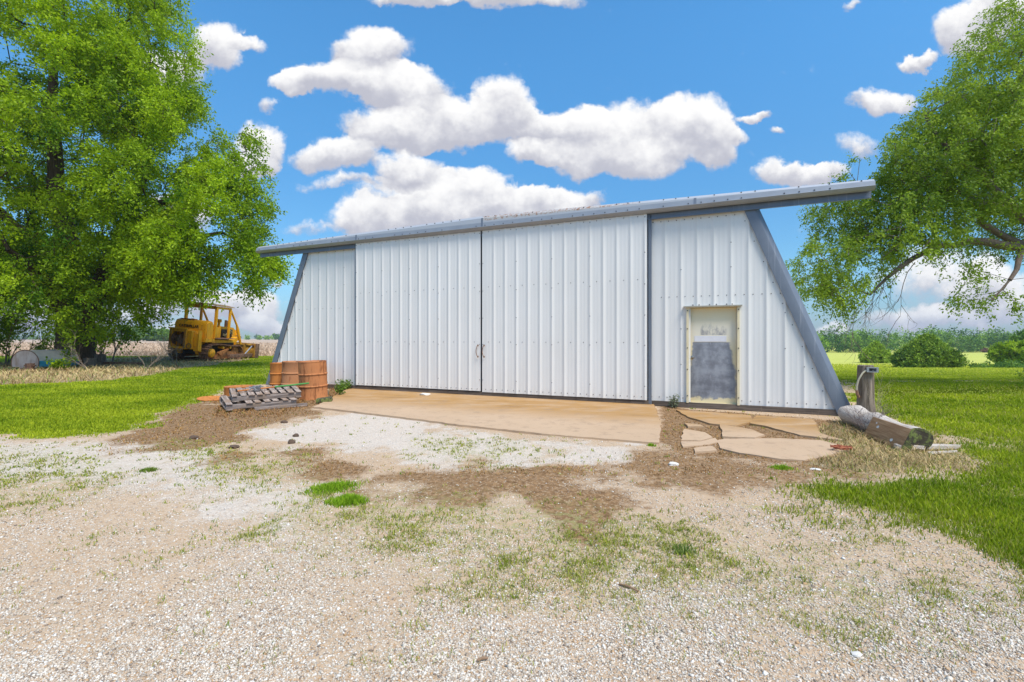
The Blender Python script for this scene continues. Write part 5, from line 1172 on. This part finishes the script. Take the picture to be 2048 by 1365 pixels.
bush('cedar_bush', 'wide dark green cedar bush, the bigger one in the meadow', 'bush', 1854, 739, 118, 62, 58, M_CEDAR, 560, .24, True, 90, .55)
bush('cedar_bush', 'small rounded yellow-green cedar bush nearest the shed corner', 'bush', 1751, 729, 60, 40, 82, M_CEDAR, 300, .26, True, 80, 1.0)
bush('lime_shrub', 'bright lime green shrub tree at the right edge of the meadow', 'shrub', 2035, 734, 84, 44, 66, M_LIME, 260, .32, False, 80, .6)
bush('meadow_tree', 'dark green tree just behind the lime shrub at the right edge', 'tree', 2062, 728, 60, 62, 90, M_WOODS, 200, .4, False, 80, .4)
bush('low_bramble', 'low dark bramble under the lime shrub', 'bramble', 2010, 746, 100, 9, 54, M_WOODS, 120, .22, False, 50, .3)
bush('brown_brush_pile', 'small reddish brown brush pile far off at the foot of the woods', 'brush pile', 1975, 718, 16, 8, 235, leaf_mat('dead_brush', trans=.1, dark=(.30, .15, .10), light=(.48, .28, .19)), 40, .6, False, 50, .5)
def woods(name, label, n, X0, X1, y0, y1, h0, h1, leaf, mat, base, per=420):
    Vs, Qs, Ts = [], [], []; off = 0
    for k in range(n):
        Y = rng.uniform(y0, y1); X = (rng.uniform(X0, X1) - 1024) / F * Y; hh = h0 + (h1 - h0) * float(np.clip(fbm(np.array([X / Y * 14 + 40]), np.array([k * .02]), 44, 2)[0] * 1.8 - .4 + rng.normal(0, .15), 0, 1.3)); z = float(H(X, Y)) if base is None else base
        w = hh * rng.uniform(.42, .62); m = 26
        tips, dirs = ellip_tips([(0, 0, hh * .55 + 1, w, w, hh * .42), (w * .4, 0, hh * .45 + 1, w * .8, w * .8, hh * .36), (0, 0, hh * .28 + 1, w * 1.1, w, hh * .25)], m, .6)
        V, Q, tn = leaves_np(tips, per // m, leaf, w * .42, .0, np.clip(rng.uniform(-.1, 1.0) + rng.normal(0, .12, m) + .25 * (tips[:, 2] / hh - .5), 0, 1), 1.5, 4, dirs)
        V = V + np.array([X, Y, z]); Vs.append(V); Qs.append(Q + off); off += len(V); Ts.append(tn)
    o = npmesh(name, np.concatenate(Vs), np.concatenate(Qs), mat, colors={'tone': np.concatenate(Ts)[:, None]}); tag(o, label, 'woods', kind='stuff')
woods('woodland', 'far green woods along the foot of the meadow on the right', 190, 1560, 2250, 225, 300, 6.5, 12.5, .8, M_WOODS, None, 520)
woods('distant_treeline', 'thin hazy line of trees along the horizon on the left', 150, -200, 640, 620, 900, 4, 9, 2.2, M_WOODS, -.5, 200)
for px, w, h, Z, lab in ((262, 44, 30, 250, 'rounded hazy tree standing across the field, nearer the trunk'), (325, 26, 24, 260, 'hazy field tree just left of the bulldozer'), (200, 56, 28, 240, 'broad hazy tree right beside the trunk on the horizon'), (298, 34, 26, 270, 'hazy round tree between the broad one and the bulldozer')):
    bush('field_tree', lab, 'tree', px, 678, w, h, Z, M_WOODS, 110, .9, False, 60, .45)
# ---- saplings, bare branches and weeds
def stems(name, label, cat, px, py, n, h, spread, mat, leafmat=None, leafsize=.05, nleaf=0, seed=1, r=.015, z=None, loc=None, group=None, depth=2):
    rr = random.Random(seed); g = loc or gp(px, py); t_ = thing(name, label, cat, (g[0], g[1], float(H(*g)) if z is None else z), (0, 0, 0), group); mb = MB(); tipp = []
    def br(p, d, l, rad, dep):
        pts = [p]; q = p.copy(); dd = d.copy()
        for k in range(5):
            dd = (dd + Vector((rr.uniform(-.22, .22), rr.uniform(-.22, .22), rr.uniform(-.08, .12)))).normalized(); q = q + dd * l / 5; pts.append(q.copy()); tipp.append(q.copy())
            if dep > 0 and k > 0: br(q.copy(), (dd + Vector((rr.uniform(-.8, .8), rr.uniform(-.8, .8), rr.uniform(-.2, .4)))).normalized(), l * .5, rad * .55, dep - 1)
        mb.tube(pts, [rad * (1 - .15 * i) for i in range(6)], 5, False)
    for k in range(n):
        a = rr.uniform(0, 2 * math.pi); br(Vector((rr.uniform(-.05, .05), rr.uniform(-.05, .05), -.02)), Vector((math.cos(a) * spread, math.sin(a) * spread, 1)).normalized(), h * rr.uniform(.6, 1.1), r, depth)
    mb.build('stem', mat, t_)
    if leafmat and nleaf:
        T = np.array([list(p) for p in tipp]); T = T[rng.choice(len(T), min(len(T), nleaf), replace=False)]
        V, Q, tn = leaves_np(T, 6, leafsize, leafsize * 1.2, .1, rng.uniform(.2, .9, len(T)), 1.8, 3); npmesh('foliage', V, Q, leafmat, t_, colors={'tone': tn[:, None]})
    return t_
M_TWIG = simple_mat('bleached_twig', (.22, .17, .13), .9, 0, .3)
stems('bare_sapling', 'taller dark bare sapling between the stumps and the bulldozer', 'sapling', 222, 733, 2, 2.3, .35, M_BARK2, M_LEAF_A, .08, 60, 3, .04)
stems('bare_sapling', 'thin bare sapling right of the stumps', 'sapling', 200, 734, 3, 1.9, .3, M_BARK2, M_LEAF_A, .08, 40, 4, .035)
stems('dead_branches', 'pale dead branches heaped in front of the big trunk', 'branches', 176, 742, 4, 1.2, 1.0, M_TWIG, None, 0, 0, 5, .014)
stems('dead_branches', 'grey bare twigs in the dry grass left of the bulldozer', 'branches', 352, 733, 5, 1.5, .8, M_TWIG, None, 0, 0, 6, .015)
stems('dead_branches', 'sparse twigs standing in the dry grass in front of the rusty beam', 'branches', 290, 742, 4, 1.2, .9, M_TWIG, None, 0, 0, 16, .013)
stems('bare_branch_heap', 'long bare grey branches arching over the field at the far left', 'branches', 12, 733, 6, 3.4, .9, M_TWIG, None, 0, 0, 7, .03)
stems('bramble', 'leafy green bramble between the tank and the trunk', 'bramble', 88, 728, 7, 1.3, .5, M_BARK2, M_LEAF_A, .12, 160, 8, .015)
stems('bramble', 'low leafy weeds in front of the blue side of the tank', 'weeds', 128, 741, 7, .5, .9, M_BARK2, M_LEAF_A, .12, 90, 9, .01)
stems('bramble', 'green sprout at the foot of the big trunk', 'weeds', 150, 738, 4, 1.0, .4, M_BARK2, M_LEAF_A, .10, 60, 10, .012)
M_WEED = leaf_mat('weed_leaf', trans=.35, dark=(.06, .14, .02), light=(.20, .32, .04)); M_DUSTY = leaf_mat('dusty_weed_leaf', trans=.2, dark=(.10, .13, .08), light=(.24, .27, .16))
def wallp(u, v): return WP(u, v)[:2]
stems('wall_weed', 'tallest leafy weed at the shed wall, right beside the tilted drum', 'weed', 0, 0, 4, .27, .3, M_WEED, M_WEED, .06, 34, 11, .006, loc=(-4.9 + .55, 11.5), depth=1)
stems('wall_weed', 'leafy weed at the shed wall left of the left sliding door', 'weed', 0, 0, 4, .30, .4, M_WEED, M_WEED, .07, 40, 12, .005, loc=wallp(-4.15, -.25), depth=1)
stems('wall_weed', 'thin sprout at the shed wall between the two leafy weeds', 'weed', 0, 0, 3, .28, .2, M_WEED, M_WEED, .04, 12, 13, .004, loc=wallp(-4.55, -.2), depth=0)
stems('wall_weed', 'dusty grey-green weed against the wall left of the entry door', 'weed', 0, 0, 5, .24, .4, M_DUSTY, M_DUSTY, .035, 60, 14, .004, loc=wallp(4.52, -.16), depth=1)
stems('wall_weed', 'bare curled dry sprig against the wall right of the entry door', 'weed', 0, 0, 2, .24, .6, M_TWIG, None, .03, 0, 15, .004, loc=wallp(6.1, -.14), depth=0)
stems('wall_weed', 'tiny dry sprig against the wall near the right end', 'weed', 0, 0, 2, .16, .6, M_TWIG, None, .03, 0, 17, .003, loc=wallp(7.0, -.14), depth=0)
stems('log_brush', 'tangle of thin grey brush growing against the log', 'brush', 1735, 868, 26, .42, .7, simple_mat('grey_twig', (.20, .15, .14), .9), None, 0, 0, 21, .004)
stems('tall_reeds', 'tall blue-green weeds at the right edge of the meadow track', 'weeds', 0, 0, 22, .75, .5, M_WEED, M_WEED, .06, 90, 22, .008, loc=(14.9, 13.0), z=float(H(14.6, 13.0)), depth=0)
stems('dry_tall_grass', 'thin dry grass stalks standing left of the drums', 'grass stalks', 0, 0, 24, .85, .35, simple_mat('green_straw', (.36, .36, .16), .8), None, 0, 0, 23, .004, loc=(-6.5, 12.4), z=0, depth=0)
stems('post_vine', 'dry vine stems clinging to the front of the timber post', 'vine', 0, 0, 6, .75, .12, simple_mat('vine_straw', (.42, .34, .22), .9), None, 0, 0, 24, .003, loc=(gp(1731, 836)[0] + .02, gp(1731, 836)[1] - .2), z=0, depth=1)
# ---- grass tufts in the gravel
def tuft(px, py, rx, ry, n, h, label, rz=0, cols=((.13, .27, .01), (.34, .50, .03))):
    g = gp(px, py); x = rng.normal(0, .42, n); y = rng.normal(0, .42, n); k = np.hypot(x, y) < 1; x, y = x[k] * rx, y[k] * ry
    X = x * math.cos(rz) - y * math.sin(rz); Y = x * math.sin(rz) + y * math.cos(rz); m = len(X); rad = np.hypot(x / rx, y / ry)
    V, T, C = blades(np.stack([X, Y, np.zeros(m)], 1), rng.uniform(.4, 1, m) * h * (1 - .6 * rad), rng.uniform(.004, .010, m), rng.uniform(.1, .8, m), cmix(cols[0], cols[1], rng.random(m)))
    o = npmesh('grass_tuft', V, T, M_BLADE, colors={'tone': C}); o.location = (g[0], g[1], float(H(*g))); tag(o, label, 'grass tuft')
tuft(664, 978, .30, .20, 1600, .085, 'long bright green grass tuft in the gravel, the farther of the bright pair', .5)
tuft(695, 1008, .20, .15, 1400, .10, 'round bright green grass tuft, the nearer of the bright pair')
tuft(1365, 1106, .11, .10, 150, .09, 'small spiky grass tuft in the gravel on the right', 0, ((.12, .20, .04), (.28, .36, .09)))
tuft(297, 942, .12, .10, 320, .06, 'olive tuft in the white gravel left of the brown soil', 0, ((.12, .19, .02), (.22, .30, .05)))
tuft(1562, 938, .14, .10, 380, .06, 'green tuft in front of the large cracked slab')
tuft(1303, 893, .07, .07, 160, .07, 'green tuft at the corner of the concrete apron')
# ------------------------------------------------------------------ summer haze over the fields
mb = MB(); mb.box(-1500, 1500, -60, 1600, -9, 60)
mh = bpy.data.materials.new('summer_haze'); mh.use_nodes = True; nt = mh.node_tree; nt.nodes.clear()
vo_ = nt.nodes.new('ShaderNodeVolumePrincipled'); om = nt.nodes.new('ShaderNodeOutputMaterial'); vo_.inputs['Color'].default_value = (.80, .88, 1, 1); vo_.inputs['Density'].default_value = .00027; vo_.inputs['Anisotropy'].default_value = .2
nt.links.new(vo_.outputs[0], om.inputs['Volume']); hz = mb.build('haze', mh); tag(hz, kind='stuff')
hz['label'] = 'thin summer haze over the fields'
